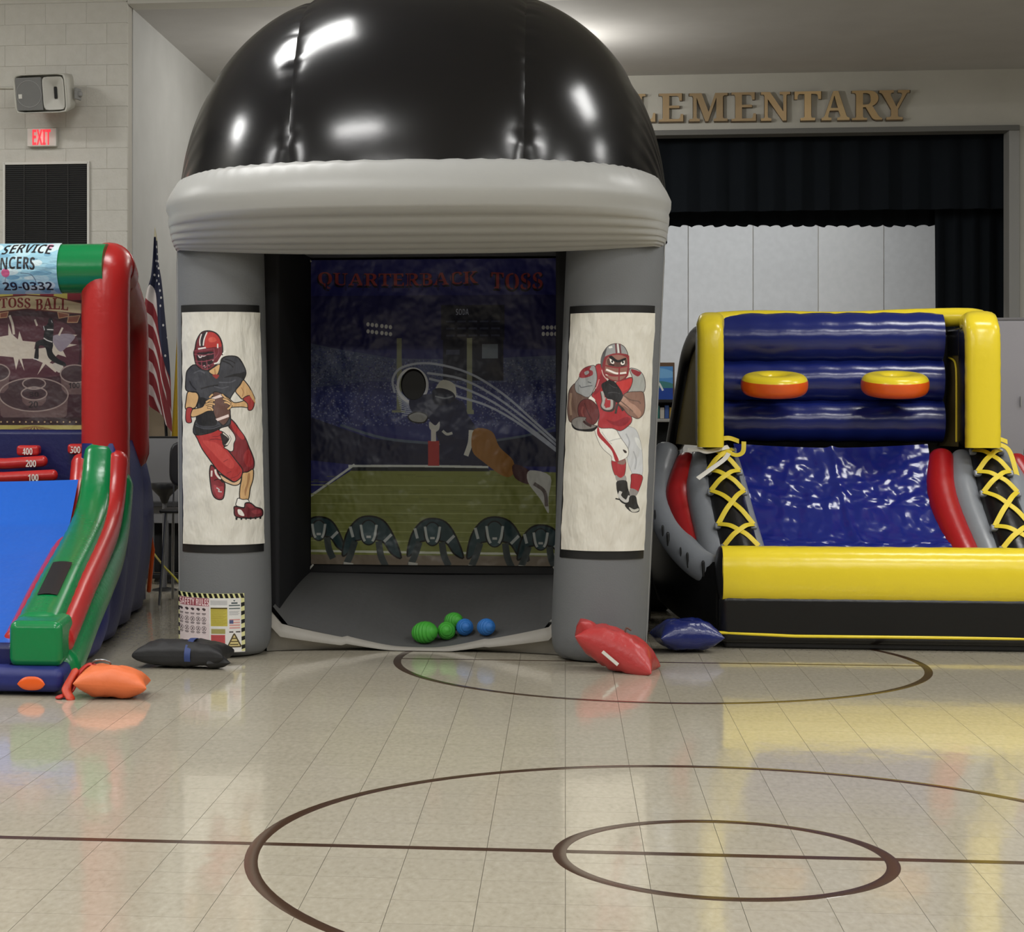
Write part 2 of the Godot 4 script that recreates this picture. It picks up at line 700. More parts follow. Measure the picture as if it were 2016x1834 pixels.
func room():
	var rng := RandomNumberGenerator.new()
	rng.seed = 4
	# floor with its tiles and painted court lines
	var floor_root := Node3D.new()
	floor_root.name = "floor"
	add_child(floor_root)
	floor_root.set_meta("kind", "structure")
	floor_root.set_meta("label", "glossy beige vinyl tile gym floor with dark court lines")
	boxed("subfloor", Vector3(-9.4, -0.2, -23.2), Vector3(9.4, -0.001, 9.4), M.grout, floor_root, 0.0)
	var tm := tile_mesh()
	var far := []
	var places := []
	for iz in range(-76, 20):
		for ix in range(-30, 30):
			var p := Vector3((ix + 0.5) * TILE, 0, (iz + 0.5) * TILE - 0.01)
			places.append(p)
	places.sort_custom(func(a, b): return a.z > b.z or (a.z == b.z and a.x < b.x))
	var made := 0
	for p in places:
		var u = (p.x * cos(TURN) - p.z * sin(TURN)) / (-p.z * cos(TURN) - p.x * sin(TURN))
		var seen = p.z < -6.1 and p.z > -14.0 and u > -0.20 and u < 0.362
		if seen and made < 300:
			made += 1
			lobj("tile", tm, M.tiles[rng.randi() % 3], floor_root, p)
		else:
			far.append([tm, Transform3D(Basis(), p)])
	var rest = obj("tile", join(far), M.tiles[0], floor_root)
	rest.set_meta("kind", "stuff")
	obj("center_circle_line", ring_line(0.605, -7.49, 1.815, 0.055), M.line, floor_root)
	obj("jump_circle_line", ring_line(0.605, -7.475, 0.628, 0.055), M.line, floor_root)
	obj("key_circle_line", ring_line(0.612, -12.98, 1.74, 0.055), M.line, floor_root)
	boxed("half_court_line", Vector3(-9.0, -0.002, -7.53), Vector3(9.0, 0.001, -7.48), M.line, floor_root, 0.0005)
	boxed("free_throw_line", Vector3(-1.12, -0.002, -13.0), Vector3(2.36, 0.001, -12.965), M.line, floor_root, 0.0005)
	# hall shell
	slab("ceiling", Vector3(-9.4, 6.51, -18.3), Vector3(9.4, 6.8, 9.4), M.ceiling)
	slab("wall_back", Vector3(-9.4, 0, 9.1), Vector3(9.4, 6.6, 9.4), M.farwall)
	slab("wall_left", Vector3(-9.4, 0, -18.5), Vector3(-9.1, 6.6, 9.2), M.farwall)
	slab("wall_right", Vector3(9.1, 0, -23.4), Vector3(9.4, 6.6, 9.2), M.farwall)
	# header over the mouth of the stage alcove, alcove ceiling and side
	slab("wall_header", Vector3(-4.23, 5.6, -18.6), Vector3(9.2, 6.6, -18.3), M.wall, "plain header wall above the mouth of the stage alcove")
	slab("ceiling_alcove", Vector3(-4.4, 5.6, -23.3), Vector3(9.2, 5.85, -18.6), M.ceiling, "low flat grey ceiling over the stage alcove")
	slab("wall_alcove", Vector3(-4.5, 0, -23.3), Vector3(-4.23, 5.7, -18.55), M.alcove, "smooth grey side wall of the stage alcove")
	# painted block wall that carries the loudspeaker and the exit sign
	var bw := Node3D.new()
	bw.name = "wall_block"
	add_child(bw)
	bw.set_meta("kind", "structure")
	bw.set_meta("label", "painted off-white concrete block wall left of the stage alcove")
	boxed("wall_core", Vector3(-9.2, 0, -18.7), Vector3(-4.24, 6.6, -18.3035), M.joint, bw, 0.002)
	var bm := [rbox(Vector3(0.4052, 0.2008, 0.05), 0.003), rbox(Vector3(0.2018, 0.2008, 0.05), 0.003)]
	for row in 28:
		var y = 5.6 - 0.2024 * (row + 0.5) + 0.2024 * 0.1
		if y < 0.1: break
		var x = -4.23
		var first := row % 2 == 1
		for k in 4:
			var w = 0.203 if first and k == 0 else 0.4064
			lobj("block", bm[1] if w < 0.3 else bm[0], M.block[rng.randi() % 3], bw, Vector3(x - w * 0.5, y, -18.325 + rng.randf_range(-0.0008, 0.0008)))
			x -= w
	for row in 4:
		boxed("block", Vector3(-6.2, 5.625 + row * 0.2024, -18.35), Vector3(-4.232, 5.625 + row * 0.2024 + 0.1984, -18.3), M.block[row % 3], bw, 0.004)

func stage():
	# wall with the stage opening
	var x0 = -3.2
	var x1 = 5.19
	var top = 4.93
	slab("wall_stage_top", Vector3(-4.4, top, -23.3), Vector3(9.2, 5.7, -23.0), M.wall, "off-white wall strip above the stage opening that carries the metal letters")
	slab("wall_stage_right", Vector3(x1, 0, -23.3), Vector3(9.2, top, -23.0), M.wall, "off-white wall right of the stage opening")
	slab("wall_stage_left", Vector3(-4.4, 0, -23.3), Vector3(x0, top, -23.0), M.wall, "off-white wall left of the stage opening")
	slab("wall_stage_front", Vector3(x0, 0, -23.3), Vector3(x1, 1.22, -23.05), M.alcove, "low grey wall below the stage floor")
	var tr := Node3D.new()
	tr.name = "trim_1"
	add_child(tr)
	tag(tr, "grey steel frame around the stage opening", "", "", "structure")
	boxed("frame_head", Vector3(x0, top - 0.05, -23.25), Vector3(x1 + 0.05, top + 0.012, -22.955), M.steel, tr, 0.006)
	boxed("frame_jamb", Vector3(x1 - 0.07, 1.2, -23.25), Vector3(x1 + 0.05, top - 0.05, -22.955), M.trim, tr, 0.006)
	# the stage box
	slab("floor_stage", Vector3(-4.4, 1.05, -28.4), Vector3(9.2, 1.22, -23.06), M.stagefloor, "brown stage floor boards")
	slab("ceiling_stage", Vector3(-4.4, 5.9, -28.4), Vector3(9.2, 6.1, -23.2), M.dark, "dark ceiling over the stage")
	slab("wall_stage_side_left", Vector3(-4.6, 0, -28.4), Vector3(-4.35, 6, -23.2), M.wall)
	slab("wall_stage_side_right", Vector3(9.1, 0, -28.4), Vector3(9.35, 6, -23.2), M.wall)
	slab("wall_stage_gable", Vector3(-4.4, 5.65, -23.32), Vector3(9.2, 6.0, -23.02), M.wall)
	var back := Node3D.new()
	back.name = "wall_stage_back"
	add_child(back)
	tag(back, "pale grey panelled wall at the back of the stage", "", "", "structure")
	boxed("wall_core", Vector3(-4.4, 1.1, -28.2), Vector3(9.2, 6.0, -27.62), M.joint, back, 0.002)
	var xs := []
	for x in [1355.0, 1482.0, 1611.5, 1740.5]:
		xs.append(spot(x, 500, 27.6).x)
	var step = (xs[3] - xs[0]) / 3.0
	for k in range(-5, 8):
		boxed("panel", Vector3(xs[0] + k * step + 0.005, 1.22, -27.63), Vector3(xs[0] + (k + 1) * step - 0.005, 5.9, -27.6 + 0.001 * (k % 2)), M.panel[abs(k) % 3], back, 0.004)
	# curtains
	drape("valance_curtain", "wide black velvet valance curtain across the top of the stage", -3.4, 5.4, 4.02, 5.2, -23.42, 0.05, 0.34, "curtain")
	drape("border_curtain", "second black border curtain behind the valance, its lower edge showing", -3.4, 5.4, 3.885, 5.9, -24.0, 0.05, 0.27, "curtain", 0.012)
	drape("side_curtain", "black velvet side curtain hanging at the right of the stage", 4.42, 5.45, 1.24, 4.4, -23.75, 0.07, 0.2, "curtain")
	# letters over the opening
	var word := "ELEMENTARY"
	var px := [[1188, 1236], [1244, 1290], [1297, 1345], [1357, 1432], [1440, 1488], [1498, 1555], [1564, 1616], [1617, 1672], [1677, 1736], [1731, 1790]]
	for i in word.length():
		var tip = 184.0 - 0.0155 * (px[i][0] - 1300)
		var base = 240.0 - 0.0085 * (px[i][0] - 1300)
		var a = spot(px[i][0], base, 22.96)
		var b = spot(px[i][1], tip, 22.96)
		var root = thing("wall_letter", ["", "half-hidden tan metal letter L at the edge of the black dome", "first tan metal letter E, right after the half-hidden L", "tan metal letter M on the wall above the stage", "second tan metal letter E, between the M and the N", "tan metal letter N on the wall above the stage", "tan metal letter T on the wall above the stage", "tan metal letter A on the wall above the stage", "tan metal letter R on the wall above the stage", "tan metal letter Y ending the word above the stage"][i], "letter", Vector3((a.x + b.x) * 0.5, a.y, -23.0), "raised metal letters above the stage")
		if i == 0:
			tag(root, "tan metal letter E opening the word, behind the black dome")
		var face := plain(srgb([186, 186, 178, 172, 180, 204, 222, 208, 196, 184][i], [160, 160, 152, 148, 154, 174, 190, 180, 166, 156][i], [122, 122, 116, 114, 118, 132, 142, 134, 120, 116][i]), 0.42)
		face.metallic = 0.15
		var size = Vector2(b.x - a.x, b.y - a.y)
		lobj("face", letters(word[i], size.y, 0.02, true, size.x), face, root, Vector3(0, size.y * 0.5, 0.045))
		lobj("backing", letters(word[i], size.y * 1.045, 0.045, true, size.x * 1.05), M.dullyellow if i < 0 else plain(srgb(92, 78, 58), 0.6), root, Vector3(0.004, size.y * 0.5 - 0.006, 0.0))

func drape(called, label, xa, xb, ya, yb, z, deep, pitch, category, uneven = 0.0):
	var fn = func(u, v):
		var x = lerp(xa, xb, u)
		var w = x / pitch * TAU
		var f = sin(w + 0.6 * sin(x * 2.3)) * 0.7 + sin(w * 0.37 + 1.0) * 0.3
		return Vector3(x + 0.3 * deep * sin(w * 2.0) * v, lerp(yb, ya + uneven * sin(w * 1.7) + uneven * sin(x * 1.1), v), z + deep * f * (0.6 + 0.4 * v))
	var o = obj(called, sheet(fn, int((xb - xa) / pitch * 16), 10), M.velvet)
	tag(o, label, category)
	return o

# ---------------------------------------------------------------- things fixed to the walls
func wall_things():
	# loudspeaker on its bracket, turned a little to the hall
	var a = spot(92, 182, 17.95)
	var sp = thing("loudspeaker", "white wall loudspeaker on a bracket above the exit sign", "loudspeaker", Vector3(a.x, a.y, -18.3))
	var b := Basis(Vector3.UP, deg_to_rad(-6)) * Basis(Vector3.RIGHT, deg_to_rad(12))
	var at := Vector3(0, 0, 0.34)
	lobj("cabinet", speaker_box(), M.offwhite, sp, at, b)
	var grille := plain(srgb(120, 120, 118), 0.7)
	grille.normal_enabled = true
	grille.normal_texture = M.fine
	grille.uv1_triplanar = true
	grille.uv1_scale = Vector3.ONE * 6
	lobj("woofer_grille", rbox(Vector3(0.262, 0.31, 0.02), 0.005), grille, sp, at + b * Vector3(-0.112, 0.0, 0.172), b)
	lobj("grille_ring", ring_tube(0.125, 0.004), M.trim, sp, at + b * Vector3(-0.112, 0.0, 0.183), b)
	lobj("maker_plate", rbox(Vector3(0.036, 0.042, 0.006), 0.002), M.white, sp, at + b * Vector3(-0.2, -0.02, 0.185), b)
	lobj("horn", horn_mesh(), plain(srgb(192, 190, 182), 0.5), sp, at + b * Vector3(0.134, 0.0, 0.164), b)
	lobj("horn_throat", rbox(Vector3(0.028, 0.10, 0.01), 0.004), M.dark, sp, at + b * Vector3(0.134, 0.0, 0.122), b)
	lobj("bracket_plate", rbox(Vector3(0.16, 0.16, 0.02), 0.004), M.trim, sp, Vector3(0.06, 0, 0.011))
	lobj("bracket_arm", rbox(Vector3(0.05, 0.05, 0.2), 0.006), M.trim, sp, Vector3(0.06, 0, 0.11))
	lobj("bracket_clamp", rbox(Vector3(0.022, 0.11, 0.12), 0.006), M.trim, sp, Vector3(0.288, -0.01, 0.29), Basis(Vector3.UP, -0.2))
	lobj("clamp_knob", rbox(Vector3(0.04, 0.05, 0.05), 0.012), M.trim, sp, Vector3(0.31, -0.01, 0.28))
	# conduit to the loudspeaker
	var c0 = spot(-60, 172, 18.29)
	var c1 = spot(38, 173, 18.29)
	var cd = obj("conduit", tube([c0, c1], 0.014, 10, false), M.offwhite)
	tag(cd, "thin painted conduit running to the wall loudspeaker", "conduit")
	# exit sign
	var e0 = spot(54, 289, 18.25)
	var e1 = spot(112, 252, 18.25)
	var mid = (e0 + e1) * 0.5
	var ex = thing("exit_sign", "white EXIT sign with glowing red letters below the loudspeaker", "sign", Vector3(mid.x, mid.y, -18.3))
	lobj("housing", rbox(Vector3(e1.x - e0.x, e1.y - e0.y, 0.07), 0.008), M.white, ex, Vector3(0, 0, 0.035))
	var glow := plain(srgb(240, 60, 70), 0.5)
	glow.emission_enabled = true
	glow.emission = srgb(255, 50, 70)
	glow.emission_energy_multiplier = 0.55
	lobj("lettering", letters("EXIT", (e1.y - e0.y) * 0.84, 0.004, false, (e1.x - e0.x) * 0.62), glow, ex, Vector3(0, 0, 0.0695))
	var l := OmniLight3D.new()
	l.name = "sign_light"
	l.light_color = srgb(255, 60, 70)
	l.light_energy = 0.004
	l.omni_range = 6.0
	l.omni_attenuation = 2.0
	l.shadow_enabled = true
	l.light_size = 0.03
	l.position = Vector3(0, 0, 0.11)
	ex.add_child(l)
	# dark return-air grille
	var g0 = spot(8, 540, 18.28)
	var g1 = spot(174, 320, 18.28)
	var gr = thing("wall_vent", "large dark square vent grille with pale frame below the exit sign", "vent", Vector3((g0.x + g1.x) * 0.5, (g0.y + g1.y) * 0.5, -18.3))
	var w = g1.x - g0.x
	var h = g1.y - g0.y
	lobj("backing", rbox(Vector3(w, h, 0.01), 0.002), M.dark, gr, Vector3(0, 0, 0.006))
	for s in [-1, 1]:
		lobj("frame_side", rbox(Vector3(0.024, h + 0.03, 0.03), 0.004), M.white, gr, Vector3(s * w * 0.5, 0, 0.016))
		lobj("frame_rail", rbox(Vector3(w, 0.024, 0.03), 0.004), M.white, gr, Vector3(0, s * h * 0.5, 0.016))
	var mesh_bars := []
	var louver := rbox(Vector3(w - 0.02, 0.006, 0.012), 0.002)
	for k in 54:
		mesh_bars.append([louver, Transform3D(Basis(Vector3.RIGHT, 0.6), Vector3(0, -h * 0.5 + h * (k + 0.5) / 54, 0.015))])
	var lv = lobj("louvers", join(mesh_bars), plain(srgb(50, 50, 49), 0.7), gr)
	lv.set_meta("kind", "stuff")
	for k in [-0.26, 0.0, 0.26]:
		lobj("mullion", rbox(Vector3(0.007, h - 0.02, 0.016), 0.002), plain(srgb(60, 60, 58), 0.7), gr, Vector3(k * w, 0, 0.018))

func speaker_box() -> ArrayMesh:
	# wide front, tapering back
	var rows := []
	for s in [[0.1, 0.84], [0.02, 0.88], [-0.004, 0.92], [0.0, 0.975], [0.02, 1.0], [0.30, 0.86], [0.36, 0.62], [0.362, 0.2]]:
		var row := PackedVector3Array()
		for k in 40:
			var a = TAU * k / 40 + 0.001
			var c = cos(a)
			var d = sin(a)
			var q = 1.0 / pow(pow(abs(c), 12.0) + pow(abs(d), 12.0), 1.0 / 12.0)
			row.append(Vector3(c * q * 0.272 * s[1], d * q * 0.185 * (1.0 - (1.0 - s[1]) * 0.6), 0.18 - s[0]))
		rows.append(row)
	return grid(rows, true, true)

func horn_mesh() -> ArrayMesh:
	var rows := []
	for s in [[0.016, 1.22], [0.016, 1.14], [0.012, 1.04], [0.0, 0.85], [-0.022, 0.5], [-0.045, 0.2]]:
		var row := PackedVector3Array()
		for k in 36:
			var a = TAU * k / 36
			var q = 1.0 / pow(pow(abs(cos(a)), 8.0) + pow(abs(sin(a)), 8.0), 1.0 / 8.0)
			row.append(Vector3(cos(a) * q * 0.088 * s[1], sin(a) * q * min(0.155, 0.135 * s[1] + 0.04 * max(0.0, 1.0 - s[1])), s[0]))
		rows.append(row)
	return grid(rows, true)

func ring_tube(r, w) -> ArrayMesh:
	var rows := []
	for i in 41:
		var a = TAU * i / 40
		var row := PackedVector3Array()
		for k in 6:
			var b = TAU * k / 6
			row.append(Vector3(cos(a) * (r + cos(b) * w), sin(a) * (r + cos(b) * w), sin(b) * w))
		rows.append(row)
	return grid(rows, true)


# ---------------------------------------------------------------- printed artwork
const INK := Color(0.06, 0.05, 0.055)

func print_material(tex, rough, crease = 0.0) -> StandardMaterial3D:
	var m := plain(Color.WHITE, rough)
	m.albedo_texture = tex
	m.texture_repeat = false
	if crease > 0:
		m.heightmap_enabled = true
		m.heightmap_texture = noise_tex(0.008, 61, null, false, 4, 6.0, 512, FastNoiseLite.TYPE_SIMPLEX)
		m.heightmap_scale = crease
	return m

func passer_print():
	var p := Print.new(self, 900, 2700, srgb(214, 211, 201))
	p.frame(361, 612, 154, 460)
	var a = p.zoomed(350, 630, 8.733)
	var b = p.zoomed(350, 830, 8.733)
	var skin := srgb(206, 166, 116)
	var skin_d := srgb(170, 126, 84)
	var red := srgb(172, 48, 48)
	var red_d := srgb(122, 32, 40)
	var shirt := srgb(58, 59, 66)
	var shirt_d := srgb(26, 26, 30)
	var brown := srgb(98, 68, 60)
	# legs
	b.poly(red_d, [870, -60, 960, -10, 1050, 120, 1150, 280, 1230, 480, 1285, 640, 1280, 800, 1180, 860, 1090, 872, 1000, 700, 880, 500, 900, 200], true, 16, INK)
	b.poly(srgb(150, 40, 44), [1120, 560, 1200, 470, 1250, 600, 1265, 720, 1190, 780, 1130, 700])
	b.poly(red, [900, -40, 960, 20, 1050, 130, 1130, 260, 1090, 300, 1000, 200, 930, 90])
	b.poly(skin, [1090, 880, 1180, 860, 1272, 820, 1265, 1000, 1220, 1150, 1185, 1335, 1100, 1345, 1040, 1320, 1045, 1150, 1075, 1000], true, 16, INK)
	b.poly(skin_d, [1180, 900, 1215, 890, 1205, 1020, 1160, 1180, 1130, 1280, 1120, 1180, 1165, 1050])
	b.poly(srgb(210, 176, 140), [690, 880, 860, 990, 960, 1030, 1070, 950, 1045, 1060, 960, 1090, 860, 1060, 760, 1000], true, 16, INK)
	b.poly(srgb(126, 40, 48), [570, 740, 630, 780, 700, 880, 740, 990, 795, 1060, 790, 1200, 765, 1310, 700, 1335, 620, 1290, 575, 1180, 550, 1000, 545, 850], true, 18, INK)
	b.poly(srgb(160, 60, 68), [610, 1080, 690, 1110, 770, 1110, 765, 1250, 700, 1300, 640, 1240])
	b.line(srgb(214, 206, 200), 30, [582, 840, 575, 930])
	b.line(srgb(224, 218, 210), 34, [640, 820, 660, 900, 720, 975])
	b.line(srgb(196, 190, 190), 20, [660, 1130, 700, 1160, 690, 1190, 740, 1200])
	b.line(INK, 12, [620, 1000, 700, 980, 760, 1040])
	b.poly(red, [325, 200, 560, 165, 740, 125, 770, 260, 775, 380, 870, 500, 1000, 680, 1085, 800, 1092, 870, 1060, 960, 960, 1028, 870, 980, 700, 850, 560, 660, 420, 450, 350, 300], true, 16, INK)
	b.poly(srgb(190, 66, 62), [430, 330, 560, 330, 700, 380, 860, 560, 960, 720, 900, 800, 760, 700, 600, 520])
	b.line(red_d, 16, [560, 300, 660, 290, 770, 310])
	b.line(red_d, 12, [600, 250, 700, 240, 770, 200])
	b.line(red_d, 10, [780, 680, 850, 640])
	b.line(red_d, 10, [830, 880, 900, 850])
	b.line(red_d, 10, [880, 970, 1000, 930, 1060, 860])
	b.poly(srgb(36, 24, 26), [735, 190, 860, 270, 850, 330, 790, 390, 760, 330])
	b.poly(srgb(220, 214, 206), [820, 38, 870, 80, 960, 200, 985, 290, 955, 370, 945, 480, 900, 505, 840, 470, 788, 432, 850, 400, 800, 400, 860, 320, 870, 260, 780, 170, 712, 132], true, 12, INK)
	b.line(srgb(120, 114, 112), 10, [880, 220, 910, 290, 870, 370, 850, 400])
	b.poly(srgb(232, 230, 224), [1010, 1310, 1090, 1335, 1172, 1335, 1195, 1395, 1120, 1470, 1000, 1450, 970, 1420, 985, 1370], true, 12, INK)
	b.poly(srgb(106, 34, 42), [955, 1450, 1100, 1480, 1130, 1400, 1220, 1400, 1300, 1470, 1395, 1510, 1420, 1580, 1395, 1640, 1250, 1665, 1100, 1655, 1000, 1640, 950, 1600, 943, 1520], true, 18, INK)
	b.poly(srgb(136, 50, 58), [1150, 1420, 1220, 1420, 1280, 1480, 1200, 1490])
	b.poly(srgb(136, 50, 58), [1230, 1540, 1350, 1520, 1390, 1570, 1300, 1600])
	b.poly(srgb(230, 228, 222), [1000, 1505, 1060, 1515, 1110, 1610, 1060, 1615, 1010, 1580])
	for k in 6:
		b.poly(INK, [960 + k * 80, 1640, 1000 + k * 80, 1640, 990 + k * 80, 1685, 965 + k * 80, 1685], false)
	# body
	a.poly(shirt, [330, 755, 200, 840, 160, 960, 155, 1170, 230, 1220, 340, 1230, 390, 1330, 350, 1480, 400, 1600, 300, 1760, 300, 1960, 560, 1930, 750, 1840, 900, 1770, 890, 1500, 900, 1350, 1000, 1190, 1140, 1010, 1175, 860, 1085, 670, 980, 608, 800, 630, 740, 760, 690, 960, 660, 970, 560, 880], true, 18, INK)
	a.poly(shirt_d, [370, 1340, 480, 1330, 620, 1450, 680, 1760, 560, 1810, 350, 1780, 330, 1600, 400, 1500])
	a.poly(shirt_d, [800, 980, 960, 920, 1080, 900, 1160, 880, 1140, 1000, 1020, 960])
	a.line(shirt_d, 26, [420, 1170, 560, 1130, 700, 1110])
	a.line(shirt_d, 20, [780, 690, 900, 740, 960, 800])
	a.line(shirt_d, 16, [830, 660, 930, 690, 990, 730])
	a.line(shirt_d, 20, [230, 1040, 260, 1110, 330, 1190])
	a.line(srgb(84, 86, 94), 20, [300, 900, 400, 860, 480, 900])
	a.line(srgb(84, 86, 94), 22, [720, 1060, 900, 1060, 1000, 1020])
	a.line(srgb(84, 86, 94), 16, [640, 1130, 760, 1160, 880, 1130])
	b.poly(shirt_d, [298, 30, 420, 90, 560, 100, 740, 40, 800, 20, 720, 110, 560, 175, 400, 200, 325, 205])
	b.line(srgb(76, 78, 88), 14, [320, 60, 450, 110, 600, 110, 740, 60])
	# arms
	a.poly(skin, [195, 1225, 165, 1340, 148, 1520, 300, 1505, 345, 1440, 380, 1320, 345, 1240, 270, 1228], true, 16, INK)
	a.poly(skin, [1132, 1018, 1080, 1100, 998, 1205, 1050, 1290, 1115, 1352, 1230, 1300, 1315, 1350, 1250, 1180, 1190, 1080], true, 16, INK)
	a.line(skin_d, 16, [1100, 1150, 1130, 1230, 1110, 1300])
	a.poly(skin, [235, 1540, 340, 1510, 440, 1480, 500, 1390, 600, 1360, 650, 1430, 620, 1540, 520, 1560, 420, 1610, 320, 1650, 240, 1650], true, 14, INK)
	a.poly(skin, [1170, 1375, 1060, 1400, 960, 1405, 880, 1330, 790, 1270, 790, 1350, 830, 1420, 860, 1520, 940, 1490, 1100, 1485, 1200, 1490], true, 14, INK)
	a.poly(srgb(164, 56, 54), [170, 1505, 265, 1508, 235, 1620, 250, 1745, 165, 1752, 148, 1640], true, 12, INK)
	a.poly(srgb(164, 56, 54), [1115, 1345, 1220, 1285, 1290, 1350, 1305, 1450, 1265, 1535, 1200, 1535, 1190, 1430], true, 12, INK)
	a.poly(skin, [1225, 1270, 1250, 1190, 1310, 1330, 1325, 1420, 1300, 1400])
	# ball held in both hands
	a.poly(brown, [640, 1225, 740, 1240, 830, 1310, 890, 1480, 895, 1650, 800, 1795, 730, 1760, 650, 1660, 612, 1500, 630, 1360, 600, 1290], true, 14, INK)
	a.poly(srgb(224, 206, 202), [585, 1330, 755, 1262, 778, 1308, 620, 1358], false)
	a.poly(srgb(224, 206, 202), [655, 1690, 872, 1608, 880, 1655, 690, 1728], false)
	for f in [[505, 1400, 570, 1360, 640, 1370], [500, 1440, 570, 1420, 640, 1440], [530, 1490, 580, 1500, 610, 1540], [560, 1320, 590, 1285, 610, 1270]]:
		a.line(INK, 44, f)
		a.line(skin, 30, f)
	for f in [[900, 1400, 830, 1330, 770, 1270], [910, 1420, 850, 1370, 790, 1345], [900, 1440, 850, 1410, 810, 1405], [920, 1460, 890, 1500, 860, 1520]]:
		a.line(INK, 44, f)
		a.line(skin, 30, f)
	# neck, helmet and face cage
	a.poly(skin, [550, 870, 640, 800, 735, 745, 730, 840, 690, 930, 620, 930], true, 12, INK)
	a.line(skin_d, 20, [650, 830, 660, 920])
	a.poly(srgb(150, 52, 50), [610, 930, 720, 930, 695, 990, 660, 992])
	a.poly(srgb(110, 34, 44), [540, 172, 430, 205, 352, 330, 322, 480, 300, 560, 328, 720, 380, 800, 480, 855, 560, 845, 650, 780, 730, 690, 782, 580, 785, 420, 740, 280, 660, 200], true, 18, INK)
	a.poly(srgb(182, 54, 50), [540, 205, 640, 205, 730, 300, 768, 440, 650, 452, 500, 462, 488, 370, 510, 270])
	a.poly(srgb(206, 84, 70), [560, 300, 640, 280, 690, 340, 620, 370, 560, 360])
	a.poly(srgb(40, 36, 42), [440, 225, 500, 190, 540, 195, 480, 330, 462, 435, 405, 435, 410, 330])
	a.line(srgb(226, 220, 214), 20, [434, 230, 405, 330, 408, 425])
	a.line(srgb(226, 220, 214), 22, [528, 198, 482, 310, 462, 422])
	a.poly(srgb(226, 220, 218), [370, 468, 500, 448, 512, 474, 374, 496], false)
	a.line(srgb(226, 220, 218), 24, [706, 402, 706, 465])
	a.poly(srgb(40, 22, 28), [350, 560, 480, 540, 620, 530, 650, 620, 600, 760, 520, 820, 420, 790, 360, 680])
	a.line(srgb(206, 196, 196), 22, [375, 590, 400, 630, 430, 620])
	a.line(srgb(206, 196, 196), 16, [420, 600, 470, 610, 530, 580, 600, 575])
	a.line(srgb(190, 170, 170), 24, [470, 770, 490, 800])
	a.line(srgb(190, 170, 170), 26, [540, 770, 560, 770])
	a.line(srgb(190, 170, 170), 18, [620, 690, 632, 660])
	for l in [[305, 515, 470, 505, 645, 480], [310, 575, 480, 590, 660, 560], [325, 690, 460, 700, 640, 660], [345, 740, 480, 790, 620, 740], [430, 690, 430, 760, 440, 830], [510, 680, 520, 760, 525, 845], [640, 480, 650, 580, 640, 670], [720, 480, 715, 560, 660, 640]]:
		a.line(srgb(132, 60, 74), 18, l)
	a.line(srgb(230, 226, 220), 26, [830, 520, 790, 570])
	a.line(srgb(230, 226, 220), 26, [775, 600, 740, 660, 700, 720, 645, 738])
	return p.done()

